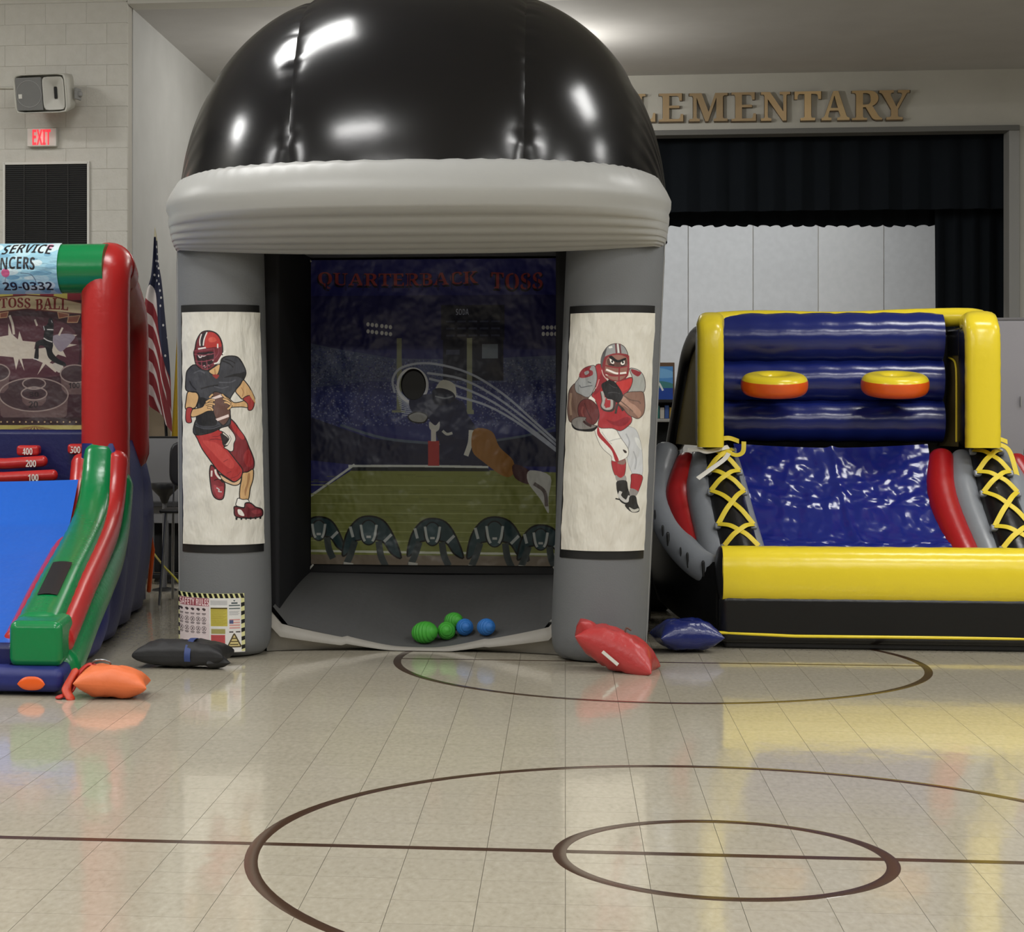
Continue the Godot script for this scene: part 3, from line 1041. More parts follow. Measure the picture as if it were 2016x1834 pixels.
func runner_print():
	var p := Print.new(self, 900, 2700, srgb(216, 212, 200))
	p.frame(1131.0, 614, 153, 464, -0.0515)
	var c = p.zoomed(1110, 660, 9.17)
	var d = p.zoomed(1140, 840, 10.186)
	var grey := srgb(152, 154, 154)
	var red := srgb(168, 48, 54)
	var skin := srgb(140, 106, 92)
	var skin_d := srgb(108, 84, 74)
	var ink := srgb(60, 50, 48)
	var white := srgb(230, 228, 220)
	# legs
	d.poly(srgb(202, 204, 206), [740, -40, 1040, -20, 1150, 200, 1205, 500, 1190, 930, 1080, 932, 1005, 880, 920, 600, 930, 400, 800, 160], true, 7, srgb(150, 150, 150))
	d.poly(srgb(222, 224, 222), [1060, 170, 1150, 220, 1190, 420, 1100, 320])
	d.line(srgb(170, 172, 176), 26, [900, 100, 960, 260, 930, 420])
	d.line(srgb(170, 172, 176), 22, [1040, 450, 1090, 620, 1060, 800])
	d.poly(red, [1000, 895, 1190, 930, 1180, 1080, 1115, 1260, 1080, 1290, 980, 1200, 985, 1020], true, 8, ink)
	d.poly(srgb(140, 134, 130), [975, 1180, 1110, 1240, 1070, 1330, 950, 1320])
	d.poly(red, [635, 620, 740, 650, 890, 610, 870, 900, 790, 975, 700, 930, 645, 780], true, 8, ink)
	d.poly(srgb(140, 112, 104), [740, 665, 890, 610, 870, 700, 780, 700])
	d.poly(white, [335, -30, 560, -60, 700, -20, 800, 170, 935, 390, 940, 520, 880, 590, 740, 645, 640, 625, 625, 540, 480, 400, 385, 220], true, 9, srgb(110, 106, 102))
	d.line(srgb(180, 180, 176), 14, [590, 250, 690, 210, 800, 190])
	d.line(srgb(180, 180, 176), 12, [460, 60, 560, 220, 640, 300])
	d.poly(red, [380, -30, 410, -10, 440, 90, 620, 320, 705, 470, 765, 625, 700, 632, 640, 440, 520, 290, 385, 130])
	d.poly(ink, [840, 410, 880, 420, 910, 450, 905, 480, 870, 470])
	d.poly(srgb(150, 146, 142), [700, 910, 790, 970, 880, 920, 890, 1040, 730, 1040])
	# shoes
	d.poly(srgb(38, 36, 34), [730, 1040, 890, 1030, 920, 1160, 955, 1330, 940, 1470, 880, 1495, 780, 1425, 740, 1280, 718, 1160], true, 8, INK)
	d.line(srgb(196, 194, 190), 58, [790, 1250, 770, 1320, 830, 1400, 900, 1430, 950, 1340])
	d.line(srgb(38, 36, 34), 26, [700, 1380, 770, 1400])
	d.poly(srgb(38, 36, 34), [960, 1340, 1060, 1340, 1090, 1480, 1130, 1590, 1110, 1650, 980, 1645, 870, 1520, 930, 1480], true, 8, INK)
	d.poly(srgb(196, 194, 184), [940, 1550, 1030, 1600, 1110, 1580, 1125, 1620, 1060, 1650, 985, 1640])
	# trunk and far arm
	c.poly(skin_d, [250, 840, 150, 970, 122, 1200, 120, 1400, 160, 1530, 260, 1530, 330, 1480, 330, 1230, 480, 1100, 440, 1070, 270, 980], true, 10, ink)
	c.line(srgb(146, 122, 104), 40, [180, 1020, 170, 1200, 180, 1400])
	c.poly(red, [590, 540, 720, 520, 770, 760, 860, 830, 1000, 800, 1180, 730, 1215, 830, 1150, 960, 1100, 1010, 1040, 1120, 1150, 1380, 1185, 1480, 1150, 1570, 1000, 1685, 860, 1640, 640, 1620, 650, 1400, 600, 1180, 530, 1050, 600, 920], true, 10, ink)
	c.poly(srgb(196, 58, 56), [940, 820, 1100, 780, 1190, 760, 1180, 880, 1080, 970, 1010, 960])
	c.poly(srgb(140, 36, 46), [700, 640, 780, 760, 700, 900, 640, 1000, 560, 1040, 620, 900])
	c.line(srgb(206, 150, 150), 14, [655, 770, 630, 860, 600, 930])
	c.poly(white, [480, 1105, 520, 1070, 585, 1130, 570, 1160, 520, 1130])
	c.poly(srgb(140, 36, 46), [760, 1480, 900, 1520, 1080, 1440, 1160, 1480, 1040, 1600, 880, 1580])
	# shirt number
	c.line(srgb(70, 58, 56), 60, [700, 1000, 720, 1150, 700, 1250, 760, 1310, 870, 1300, 900, 1150])
	c.line(srgb(176, 172, 168), 44, [705, 990, 725, 1140, 710, 1240, 770, 1290, 850, 1270, 860, 1150])
	c.line(srgb(176, 172, 168), 40, [740, 1110, 860, 1120])
	c.line(red, 30, [770, 1110, 765, 1270])
	c.line(srgb(70, 58, 56), 36, [920, 1370, 960, 1210, 1040, 1320])
	# near shoulder pads
	c.poly(grey, [545, 518, 420, 560, 345, 640, 315, 750, 250, 850, 265, 985, 350, 1040, 440, 1085, 510, 1060, 590, 900, 622, 720, 592, 545], true, 9, ink)
	c.poly(srgb(142, 46, 54), [440, 555, 530, 530, 500, 590, 550, 620, 545, 690, 430, 735, 340, 735, 325, 680, 370, 600])
	c.poly(grey, [410, 640, 470, 610, 490, 650, 430, 690])
	c.line(srgb(84, 86, 90), 14, [330, 870, 360, 910, 460, 890, 540, 880])
	c.line(srgb(84, 86, 90), 16, [470, 810, 520, 830])
	c.poly(srgb(166, 168, 164), [1155, 575, 1300, 600, 1390, 710, 1418, 870, 1382, 1000, 1280, 985, 1130, 1005, 1180, 900, 1205, 760], true, 9, ink)
	c.poly(srgb(142, 46, 54), [1185, 585, 1320, 630, 1345, 660, 1290, 715, 1200, 655])
	# near arm across the chest
	c.poly(skin, [1380, 1000, 1405, 1150, 1400, 1300, 1370, 1400, 1290, 1470, 1200, 1440, 1120, 1390, 1040, 1280, 965, 1190, 1040, 1060, 1120, 1000, 1280, 985], true, 10, ink)
	c.poly(srgb(176, 138, 120), [970, 1180, 1050, 1070, 1130, 1150, 1190, 1200, 1250, 1240, 1340, 1360, 1300, 1450, 1210, 1350, 1100, 1270])
	c.line(skin_d, 20, [1060, 1060, 1160, 1130, 1300, 1160, 1330, 1200])
	c.line(skin_d, 18, [1000, 1150, 1110, 1250, 1200, 1340])
	c.poly(srgb(30, 29, 32), [840, 768, 920, 830, 1000, 950, 1040, 1050, 1020, 1120, 962, 1185, 880, 1130, 780, 1105, 735, 1020, 695, 870, 760, 812], true, 6, INK)
	c.line(srgb(62, 60, 64), 14, [820, 850, 880, 900, 950, 920])
	c.line(srgb(62, 60, 64), 14, [800, 1010, 900, 1000, 990, 1020])
	# tucked ball and glove
	c.oval(srgb(100, 44, 44), 470, 1355, 172, 240, -0.2, 10, srgb(50, 24, 24))
	c.line(srgb(70, 28, 30), 14, [410, 1190, 450, 1330, 520, 1480])
	c.line(srgb(128, 66, 62), 30, [380, 1260, 360, 1350, 390, 1440])
	c.poly(srgb(126, 122, 118), [205, 1490, 300, 1440, 430, 1450, 420, 1500, 480, 1560, 580, 1590, 620, 1600, 600, 1640, 520, 1695, 320, 1685, 220, 1640, 188, 1560], true, 10, ink)
	c.poly(INK, [190, 1560, 260, 1640, 400, 1660, 540, 1640, 610, 1600, 600, 1645, 520, 1695, 320, 1685, 220, 1640])
	c.line(srgb(60, 34, 34), 40, [390, 1520, 450, 1570, 510, 1600])
	# head: helmet, cage, scowl
	c.poly(grey, [940, 130, 820, 170, 735, 280, 690, 420, 700, 560, 780, 600, 900, 500, 1100, 500, 1135, 370, 1110, 250, 1050, 165], true, 10, ink)
	c.poly(srgb(84, 84, 86), [790, 200, 735, 290, 700, 420, 700, 540, 740, 520, 760, 340])
	c.line(white, 36, [830, 200, 870, 190])
	c.line(srgb(110, 56, 62), 24, [935, 138, 945, 300])
	c.line(srgb(110, 56, 62), 24, [1000, 140, 1015, 300])
	c.line(white, 22, [968, 138, 982, 290])
	c.poly(srgb(132, 44, 50), [780, 350, 900, 310, 1050, 310, 1140, 350, 1142, 540, 1115, 720, 1010, 800, 870, 795, 740, 700, 705, 560, 740, 400])
	c.poly(srgb(150, 106, 94), [800, 380, 960, 330, 1110, 380, 1120, 520, 1095, 700, 990, 785, 860, 770, 760, 680, 760, 520])
	c.poly(srgb(96, 66, 60), [800, 400, 960, 440, 1100, 400, 1110, 530, 1000, 560, 820, 530])
	c.poly(srgb(240, 238, 232), [835, 400, 905, 455, 895, 492, 850, 475])
	c.poly(srgb(240, 238, 232), [1010, 475, 1070, 430, 1075, 490, 1035, 512])
	c.oval(INK, 874, 450, 14, 22)
	c.oval(INK, 1048, 465, 14, 22)
	c.poly(INK, [815, 350, 870, 350, 965, 425, 1085, 385, 1095, 415, 970, 468, 850, 400])
	c.line(INK, 16, [830, 500, 900, 520])
	c.line(INK, 16, [1020, 530, 1080, 530])
	c.line(srgb(240, 234, 228), 34, [780, 595, 850, 625, 950, 662, 1095, 650])
	c.line(srgb(240, 234, 228), 26, [770, 680, 800, 685])
	c.line(srgb(120, 48, 48), 14, [760, 640, 860, 680, 960, 690, 1110, 680])
	for l in [[990, 560, 985, 680, 980, 790], [755, 520, 860, 545, 970, 560, 1125, 535], [760, 660, 860, 700, 980, 705, 1110, 680], [1140, 350, 1142, 540, 1120, 700], [790, 360, 900, 320, 1040, 320, 1140, 355]]:
		c.line(srgb(142, 46, 52), 24, l)
	c.line(srgb(210, 190, 180), 14, [700, 600, 730, 700, 800, 790])
	return p.done()

func toss_print():
	# stadium scene printed on the canvas at the back of the booth
	var p := Print.new(self, 1640, 2040, srgb(40, 42, 104))
	p.frame(612, 508, 484, 602)
	var e = p.zoomed(580, 480, 2.62)
	var rng := RandomNumberGenerator.new()
	rng.seed = 12
	e.rect(srgb(34, 34, 92), 60, 60, 1300, 480)
	e.rect(srgb(42, 44, 118), 60, 60, 1300, 200)
	# stands full of people
	e.poly(srgb(74, 84, 118), [60, 500, 250, 540, 520, 585, 900, 590, 1360, 570, 1360, 800, 60, 800], false)
	e.poly(srgb(46, 52, 108), [60, 740, 400, 700, 900, 720, 1360, 690, 1360, 960, 700, 1010, 60, 900], false)
	for k in 5200:
		var x = rng.randf_range(80, 1360)
		var y = rng.randf_range(520, 930)
		if y < 500 + 0.17 * min(x, 520.0): continue
		var s = [srgb(98, 108, 142), srgb(60, 66, 124), srgb(44, 46, 88), srgb(116, 122, 146), srgb(56, 62, 110)][rng.randi() % 5]
		e.rect(s, x, y, rng.randf_range(4, 9), rng.randf_range(4, 8))
	e.poly(srgb(34, 36, 62), [60, 880, 400, 1000, 780, 1030, 1360, 960, 1360, 1140, 60, 1140], false)
	e.line(srgb(84, 96, 112), 14, [240, 930, 480, 1000, 780, 1026])
	e.line(srgb(84, 96, 112), 12, [1020, 1010, 1200, 980, 1340, 940])
	# scoreboard
	e.rect(srgb(24, 26, 50), 760, 310, 325, 180)
	e.rect(srgb(22, 24, 46), 770, 490, 310, 210)
	e.text(srgb(160, 166, 190), "SODA", 836, 330, 66, 32)
	for r in 3:
		for k in 5:
			e.rect(srgb(66, 70, 96), 785 + k * 58, 390 + r * 36, 44, 10)
	e.rect(srgb(112, 122, 136), 970, 512, 82, 74)
	e.rect(srgb(62, 66, 92), 785, 540, 70, 26)
	# floodlights
	for r in 2:
		for k in 6:
			e.oval(srgb(214, 216, 220), 382 + k * 22 + (6 if k > 2 else 0), 408 + r * 36 + k * 3, 9, 11)
		for k in 4:
			e.oval(srgb(214, 216, 220), 1284 + k * 21, 428 + r * 33, 9, 11)
	# goal posts
	e.rect(srgb(128, 132, 108), 530, 480, 26, 370)
	e.rect(srgb(140, 144, 118), 892, 480, 28, 380)
	e.rect(srgb(128, 132, 108), 505, 852, 70, 12)
	e.rect(srgb(140, 144, 118), 872, 850, 56, 22)
	# field
	e.poly(srgb(46, 48, 110), [60, 1110, 310, 1135, 60, 1320], false)
	e.poly(srgb(124, 130, 66), [70, 1310, 300, 1160, 1000, 1160, 1360, 1170, 1360, 1680, 70, 1680], false)
	for k in 240:
		e.rect([srgb(116, 122, 60), srgb(134, 140, 74), srgb(108, 114, 58)][rng.randi() % 3], rng.randf_range(80, 1300), rng.randf_range(1180, 1640), rng.randf_range(20, 120), 3)
	e.poly(srgb(30, 34, 34), [300, 1146, 1000, 1146, 1010, 1166, 290, 1166], false)
	e.line(srgb(200, 204, 196), 12, [70, 1306, 290, 1149, 300, 1142, 310, 1141, 660, 1140, 1000, 1144])
	for r in 7:
		e.line(srgb(160, 166, 110), 4, [80, 1240 + r * 48, 1350, 1240 + r * 48])
	e.line(srgb(196, 198, 180), 12, [70, 1582, 700, 1586, 1350, 1590])
	e.poly(srgb(120, 108, 92), [70, 1600, 1350, 1600, 1350, 1680, 70, 1680], false)
	# the flight of the ball
	for l in [[520, 760, 510, 690, 560, 630, 700, 610, 900, 660, 1080, 770, 1250, 920, 1350, 1010], [690, 660, 860, 690, 1020, 770, 1200, 900, 1350, 1030], [700, 690, 880, 740, 1060, 830, 1250, 970, 1350, 1050], [840, 780, 1000, 830, 1160, 920, 1350, 1060]]:
		e.line(srgb(170, 176, 190), 12, l)
	for k in 14:
		e.line(srgb(170, 176, 190), 5, [520 + k * 3, 720 + k * 12, 560 + k * 4, 770 + k * 8, 620, 830])
	e.ring(srgb(206, 208, 212), 612, 724, 76, 86, 14)
	# diving player
	e.poly(srgb(28, 32, 62), [600, 790, 680, 770, 760, 770, 850, 800, 900, 880, 940, 960, 900, 1090, 830, 1110, 760, 1040, 700, 900, 610, 860])
	e.poly(srgb(36, 40, 70), [860, 800, 900, 900, 880, 1000, 800, 960])
	e.poly(srgb(198, 198, 188), [735, 730, 770, 695, 830, 720, 835, 790, 800, 760, 740, 750])
	e.poly(srgb(30, 32, 52), [715, 750, 760, 738, 820, 760, 830, 800, 760, 830, 720, 810])
	e.line(srgb(120, 126, 130), 8, [730, 780, 780, 790, 820, 780])
	e.poly(srgb(140, 140, 136), [590, 880, 640, 860, 690, 880, 670, 915, 610, 910], true, 6)
	e.poly(srgb(188, 188, 180), [700, 910, 730, 930, 752, 910, 750, 950, 725, 965, 700, 945])
	e.line(srgb(188, 188, 180), 14, [770, 960, 790, 975, 815, 970])
	e.line(srgb(200, 200, 190), 26, [915, 960, 910, 1020, 890, 1080])
	e.poly(srgb(150, 104, 50), [930, 950, 1020, 960, 1060, 1040, 1130, 1110, 1130, 1180, 1080, 1190, 980, 1120, 920, 1060])
	e.poly(srgb(70, 38, 42), [1130, 1130, 1210, 1160, 1215, 1230, 1140, 1200])
	e.poly(srgb(198, 198, 192), [1215, 1160, 1320, 1190, 1310, 1300, 1310, 1380, 1270, 1310, 1205, 1220])
	e.line(srgb(110, 100, 96), 18, [1240, 1230, 1290, 1270, 1300, 1340])
	e.rect(srgb(168, 54, 54), 692, 1010, 58, 128)
	e.rect(srgb(200, 196, 186), 708, 950, 26, 62)
	# crouching line of players
	for q in [[125, 1405, 0.88], [385, 1400, 1.06], [715, 1410, 1.0], [1035, 1400, 1.1], [1270, 1440, 0.92]]:
		var x = q[0]
		var y = q[1]
		var k = q[2]
		e.poly(srgb(40, 62, 66), [x, y, x + 70 * k, y + 20 * k, x + 120 * k, y + 90 * k, x + 160 * k, y + 200 * k, x + 110 * k, y + 180 * k, x + 60 * k, y + 120 * k, x - 60 * k, y + 120 * k, x - 100 * k, y + 180 * k, x - 130 * k, y + 190 * k, x - 110 * k, y + 90 * k, x - 60 * k, y + 20 * k], true, 8)
		e.oval(srgb(54, 78, 82), x, y + 80 * k, 42 * k, 60 * k, 0, 6)
		e.line(srgb(186, 190, 184), 13, [x - 38 * k, y + 45 * k, x - 30 * k, y + 95 * k, x - 20 * k, y + 120 * k])
		e.line(srgb(186, 190, 184), 13, [x + 38 * k, y + 45 * k, x + 30 * k, y + 95 * k, x + 20 * k, y + 120 * k])
		e.rect(srgb(190, 190, 184), x - 12, y + 95 * k, 24, 12)
		e.line(srgb(176, 180, 176), 15, [x - 90 * k, y + 55 * k, x - 78 * k, y + 100 * k])
		e.line(srgb(176, 180, 176), 15, [x + 110 * k, y + 90 * k, x + 78 * k, y + 122 * k])
		e.line(srgb(58, 66, 66), 34, [x - 70 * k, y + 130 * k, x - 90 * k, y + 190 * k, x - 110 * k, y + 236 * k])
		e.line(srgb(58, 66, 66), 34, [x + 50 * k, y + 130 * k, x + 60 * k, y + 190 * k, x + 80 * k, y + 236 * k])
		e.line(srgb(182, 180, 170), 16, [x - 120 * k, y + 232 * k, x - 80 * k, y + 238 * k])
	# heading
	e.text(srgb(30, 20, 30), "QUARTERBACK", 116, 150, 838, 92, true, -12)
	e.text(srgb(156, 62, 66), "QUARTERBACK", 122, 146, 826, 84, true, -12)
	e.text(srgb(30, 20, 30), "TOSS", 1012, 152, 272, 92, true, -6)
	e.text(srgb(156, 62, 66), "TOSS", 1018, 148, 262, 84, true, -6)
	for x in [160, 262, 352, 430, 508, 590, 660, 740, 810, 900, 1058, 1130, 1196, 1250]:
		e.rect(srgb(40, 34, 88), x, 150, 7, 84)
	return p.done()

func rules_print():
	var p := Print.new(self, 900, 780, srgb(206, 202, 196))
	p.frame(180, 150, 1620, 1420)
	var pink := srgb(214, 200, 200)
	p.rect(pink, 180, 260, 760, 1060)
	p.rect(srgb(214, 212, 150), 180, 150, 1620, 110)
	p.rect(srgb(210, 208, 150), 1715, 150, 90, 1400)
	p.rect(srgb(210, 208, 150), 180, 150, 30, 1400)
	for k in 14:
		p.poly(Color(0.05, 0.05, 0.04), [150 + k * 128, 155, 225 + k * 128, 155, 265 + k * 128, 262, 190 + k * 128, 262], false)
	for k in 7:
		p.poly(Color(0.05, 0.05, 0.04), [1715, 380 + k * 205, 1805, 360 + k * 205, 1805, 450 + k * 205, 1715, 480 + k * 205], false)
		p.poly(Color(0.05, 0.05, 0.04), [180, 310 + k * 205, 212, 310 + k * 205, 212, 410 + k * 205, 180, 410 + k * 205], false)
	p.rect(srgb(150, 76, 86), 205, 270, 730, 190)
	p.text(srgb(232, 214, 214), "SAFETY RULES", 212, 285, 716, 165)
	for r in 3:
		for k in 5:
			var x = 250 + k * 140
			var y = 560 + r * 225
			var c := srgb(70, 58, 60)
			if r == 0:
				p.poly(c, [x - 45, y - 30, x, y - 50, x + 45, y - 20, x + 20, y + 20, x - 20, y + 5])
			else:
				p.ring(c, x, y, 50, 58, 9)
				p.line(c, 16, [x - 20, y + 36, x + 5, y, x + 12, y - 36])
				p.line(c, 9, [x - 36, y - 40, x + 36, y + 40])
			p.rect(c, x - 48, y + 80, 96, 18)
			p.rect(srgb(120, 108, 108), x - 36, y + 108, 72, 14)
	p.rect(srgb(220, 218, 214), 945, 265, 770, 1290)
	for r in 6:
		p.rect(srgb(150, 150, 154), 970, 320 + r * 19, 410, 9)
	p.rect(srgb(190, 176, 76), 975, 490, 405, 450)
	p.rect(srgb(80, 66, 30), 975, 490, 405, 34)
	for r in 15:
		p.rect(srgb(158, 146, 62), 990, 545 + r * 26, 370 - 40 * (r % 3), 9)
	p.rect(srgb(160, 152, 92), 985, 1005, 340, 120)
	p.rect(srgb(186, 84, 84), 978, 1150, 342, 320)
	for r in 10:
		p.rect(srgb(162, 66, 68), 992, 1180 + r * 28, 310 - 30 * (r % 2), 9)
	p.rect(srgb(60, 72, 76), 1480, 365, 150, 36)
	p.poly(srgb(60, 72, 76), [1525, 310, 1580, 310, 1552, 350], false)
	p.rect(srgb(84, 96, 98), 1420, 425, 270, 30)
	p.rect(srgb(84, 96, 98), 1420, 500, 270, 26)
	for r in 4:
		p.rect(srgb(150, 150, 152), 1425, 580 + r * 26, 250 - 30 * (r % 2), 10)
	for r in 7:
		p.rect(srgb(206, 150, 144) if r % 2 == 0 else srgb(222, 212, 206), 1425, 770 + r * 33, 260, 33)
	p.rect(srgb(86, 92, 130), 1425, 790, 100, 90)
	p.rect(srgb(60, 56, 54), 1420, 1065, 100, 30)
	p.rect(srgb(60, 56, 54), 1580, 1065, 110, 30)
	p.poly(srgb(74, 62, 34), [1540, 1110, 1570, 1140, 1715, 1420, 1700, 1455, 1385, 1455, 1370, 1420, 1510, 1140], false)
	p.poly(srgb(206, 190, 130), [1540, 1150, 1680, 1425, 1400, 1425], false)
	p.rect(srgb(74, 62, 34), 1490, 1225, 100, 24)
	p.rect(srgb(74, 62, 34), 1460, 1300, 165, 24)
	p.rect(srgb(74, 62, 34), 1435, 1372, 200, 24)
	return p.done()

func carnival_print():
	# backdrop of the ball toss game: awning, ribbon, splashes, scoring cups
	var p := Print.new(self, 1400, 1240, srgb(70, 38, 46))
	p.frame(-160, 572, 320, 288)
	var f = p.zoomed(0, 460, 3.67)
	for k in range(-8, 8):
		f.rect([srgb(222, 206, 110), srgb(160, 62, 70)][abs(k) % 2], 6 + k * 98 - 8, 400, 98, 80)
	f.poly(srgb(60, 28, 38), [-590, 560, 590, 560, 590, 1330, -590, 1330], false)
	f.poly(srgb(84, 44, 54), [-560, 640, -100, 600, 300, 600, 540, 700, 540, 980, 200, 1040, -400, 1040])
	# splashes
	f.poly(srgb(206, 196, 178), [-200, 780, 0, 740, 60, 730, 60, 640, 85, 720, 130, 760, 140, 700, 165, 770, 260, 780, 250, 830, 340, 820, 380, 740, 480, 720, 560, 730, 470, 790, 560, 800, 450, 830, 480, 890, 420, 870, 360, 930, 440, 960, 400, 1000, 330, 940, 270, 1020, 310, 930, 240, 900, 160, 900, 180, 990, 140, 900, 120, 980, 100, 890, 0, 880, -200, 900], false)
	f.poly(srgb(150, 140, 150), [380, 740, 480, 720, 545, 740, 500, 800, 440, 850, 395, 800])
	f.line(srgb(206, 196, 178), 18, [70, 590, 90, 650, 100, 720])
	f.line(srgb(206, 196, 178), 14, [255, 620, 270, 660])
	f.line(srgb(206, 196, 178), 14, [455, 680, 430, 730])
	f.poly(srgb(196, 190, 176), [380, 940, 440, 930, 460, 980, 420, 1000])
	# thrower
	f.poly(srgb(24, 24, 28), [345, 650, 390, 640, 385, 760, 380, 800, 330, 780, 320, 730])
	f.oval(srgb(30, 30, 34), 370, 632, 18, 24)
	f.poly(srgb(24, 24, 28), [265, 780, 330, 760, 385, 790, 380, 850, 420, 900, 470, 930, 470, 955, 400, 930, 350, 890, 330, 820, 285, 810, 280, 900, 250, 905, 258, 830])
	f.line(srgb(24, 24, 28), 24, [350, 670, 320, 680])
	f.line(srgb(214, 210, 204), 8, [320, 752, 345, 768, 380, 780])
	f.line(srgb(214, 210, 204), 8, [345, 690, 388, 692])
	f.line(srgb(214, 210, 204), 8, [245, 900, 275, 908])
	f.line(srgb(190, 190, 190), 6, [318, 665, 325, 695])
	f.line(srgb(190, 190, 190), 6, [375, 625, 382, 640])
	# ribbon with heading
	f.poly(srgb(226, 206, 160), [-590, 560, -200, 480, 0, 455, 200, 440, 400, 455, 590, 500, 590, 580, 430, 565, 200, 540, 0, 560, -200, 590, -590, 650], false, 8, srgb(110, 50, 44))
	f.poly(srgb(146, 84, 62), [420, 565, 500, 580, 490, 640, 560, 640, 580, 590, 480, 600, 430, 610], false, 6, srgb(200, 160, 120))
	f.poly(srgb(146, 84, 62), [0, 570, 60, 560, 50, 600, 0, 604], false, 6, srgb(200, 160, 120))
	f.text(srgb(146, 52, 50), "TOSS", 0, 458, 222, 72, true, 6)
	f.text(srgb(146, 52, 50), "BALL", 258, 462, 236, 82, true, 10)
	# cups and tray
	for q in [[245, 1160, 245, 120, 150], [248, 1080, 80, 40, 0], [248, 1152, 90, 46, 60], [540, 1010, 104, 64, 110], [-30, 1000, 104, 64, 110], [-300, 1160, 245, 120, 150]]:
		if q[4] > 0:
			f.poly(srgb(104, 82, 80), [q[0] - q[2], q[1], q[0] + q[2], q[1], q[0] + q[2] - 8, q[1] + q[4], q[0] + q[2] * 0.6, q[1] + q[4] + q[3] * 0.6, q[0] - q[2] * 0.6, q[1] + q[4] + q[3] * 0.6, q[0] - q[2] + 8, q[1] + q[4]], false)
		f.oval(srgb(66, 46, 50), q[0], q[1], q[2], q[3])
		f.ring(srgb(156, 140, 132), q[0], q[1], q[2], q[3], 9)
	for q in [[245, 1160, 245, 120, 150], [248, 1080, 80, 40, 0], [248, 1152, 90, 46, 60]]:
		f.ring(srgb(156, 140, 132), q[0], q[1], q[2], q[3], 9)
	f.text(srgb(36, 26, 28), "20", 210, 1208, 66, 46)
	f.text(srgb(36, 26, 28), "30", 215, 1140, 66, 36)
	f.text(srgb(36, 26, 28), "100", 494, 1074, 80, 40)
	# lower frame with stars
	f.rect(srgb(52, 30, 34), -590, 1325, 1200, 60)
	for k in range(-14, 14):
		f.oval(srgb(206, 176, 130), 10 + k * 45, 1357, 6, 6)
	f.rect(srgb(190, 176, 96), -590, 1380, 1200, 80)
	for k in range(-5, 6):
		f.poly(srgb(120, 70, 56), [250, 1385, 250 + k * 60 - 14, 1440, 250 + k * 60 + 14, 1440], false)
	f.rect(srgb(150, 130, 70), -590, 1440, 1200, 40)
	return p.done()

func advert_print():
	# sky-blue advertising cloth on the crossbeam of the toss game
	var p := Print.new(self, 1000, 460, srgb(150, 196, 214))
	p.frame(-112, 470, 224, 104)
	var f = p.zoomed(0, 460, 3.67)
	var rng := RandomNumberGenerator.new()
	rng.seed = 3
	for k in 60:
		var x = rng.randf_range(-400, 400)
		f.oval([srgb(178, 212, 222), srgb(130, 180, 204), srgb(202, 222, 226), srgb(116, 166, 192)][rng.randi() % 4], x, rng.randf_range(60, 420), rng.randf_range(20, 90), rng.randf_range(10, 34))
	f.oval(srgb(206, 96, 140), 40, 268, 30, 32)
	f.oval(srgb(226, 150, 180), 345, 66, 22, 18)
	f.line(srgb(130, 130, 140), 4, [40, 300, 30, 340, 44, 372])
	f.line(srgb(96, 120, 140), 6, [150, 270, 220, 280, 250, 320, 250, 350])
	f.text(srgb(22, 22, 26), "SERVICE", 10, 44, 352, 74, false, 14, 0.2)
	f.text(srgb(22, 22, 26), "NCERS", 4, 146, 248, 96, false, 8, 0.0)
	f.text(srgb(22, 26, 34), "29-0332", 8, 336, 358, 58, false, 0.0, 0.0)
	return p.done()

func flag_print():
	# the flag's cloth as it hangs gathered: canton to the pole side, stripes falling away
	var p := Print.new(self, 300, 1600, srgb(206, 198, 194))
	p.frame(284, 462, 56, 394)
	var red := srgb(128, 36, 44)
	for k in 9:
		var y = 598 + k * 46
		p.poly(red, [276, y - 22, 300, y, 316, y + 40, 330, y + 104, 346, y + 190, 346, y + 216, 328, y + 132, 313, y + 64, 298, y + 24, 276, y + 2], false)
	for k in 3:
		var x = 322 + k * 7
		p.poly(red, [x - 6, 640, x - 2, 700, x + 4, 760, x + 12, 840, x + 15, 840, x + 7, 760, x + 1, 690, x - 3, 640], false)
	p.poly(srgb(30, 34, 60), [284, 455, 340, 455, 340, 760, 333, 742, 326, 720, 318, 680, 312, 640, 309, 600, 304, 572, 296, 560, 284, 566])
	for q in [[309, 486], [311, 500], [307, 513], [312, 514], [309, 524], [313, 528], [304, 541], [313, 543], [308, 552], [314, 559], [316, 572], [318, 586], [317, 602], [325, 612], [322, 640], [329, 664], [326, 700]]:
		p.oval(srgb(214, 212, 208), q[0], q[1], 1.5, 2.6)
	return p.done()

# ---------------------------------------------------------------- football booth
const BOOTH_X := -1.03

func pillar_at(k, y):       # [centre, radius] of the booth's front pillars; 0 left, 1 right
	var t = clamp(y / 2.85, 0.0, 1.0)
	if k == 0:
		return [Vector3(lerp(-2.345, -2.382, t), y, -13.16), lerp(0.325, 0.304, t)]
	return [Vector3(lerp(0.222, 0.345, t), y, -13.16), lerp(0.326, 0.334, t)]

func pillar_mesh(k) -> ArrayMesh:
	var rows := []
	for s in [[0.0, 0.02], [0.0, 0.62], [0.012, 0.8], [0.045, 0.91], [0.1, 0.97], [0.2, 1.0], [0.5, 1.0], [0.9, 1.0], [1.3, 1.0], [1.8, 1.0], [2.3, 1.0], [2.7, 1.0], [2.95, 0.98]]:
		var c = pillar_at(k, s[0])
		var row := PackedVector3Array()
		for j in 48:
			var a = TAU * j / 48
			var r = c[1] * s[1] * (1.0 + 0.006 * sin(a * 3.0 + s[0] * 2.0))
			row.append(c[0] + Vector3(cos(a) * r, 0, sin(a) * r))
		rows.append(row)
	return grid(rows, true, true)

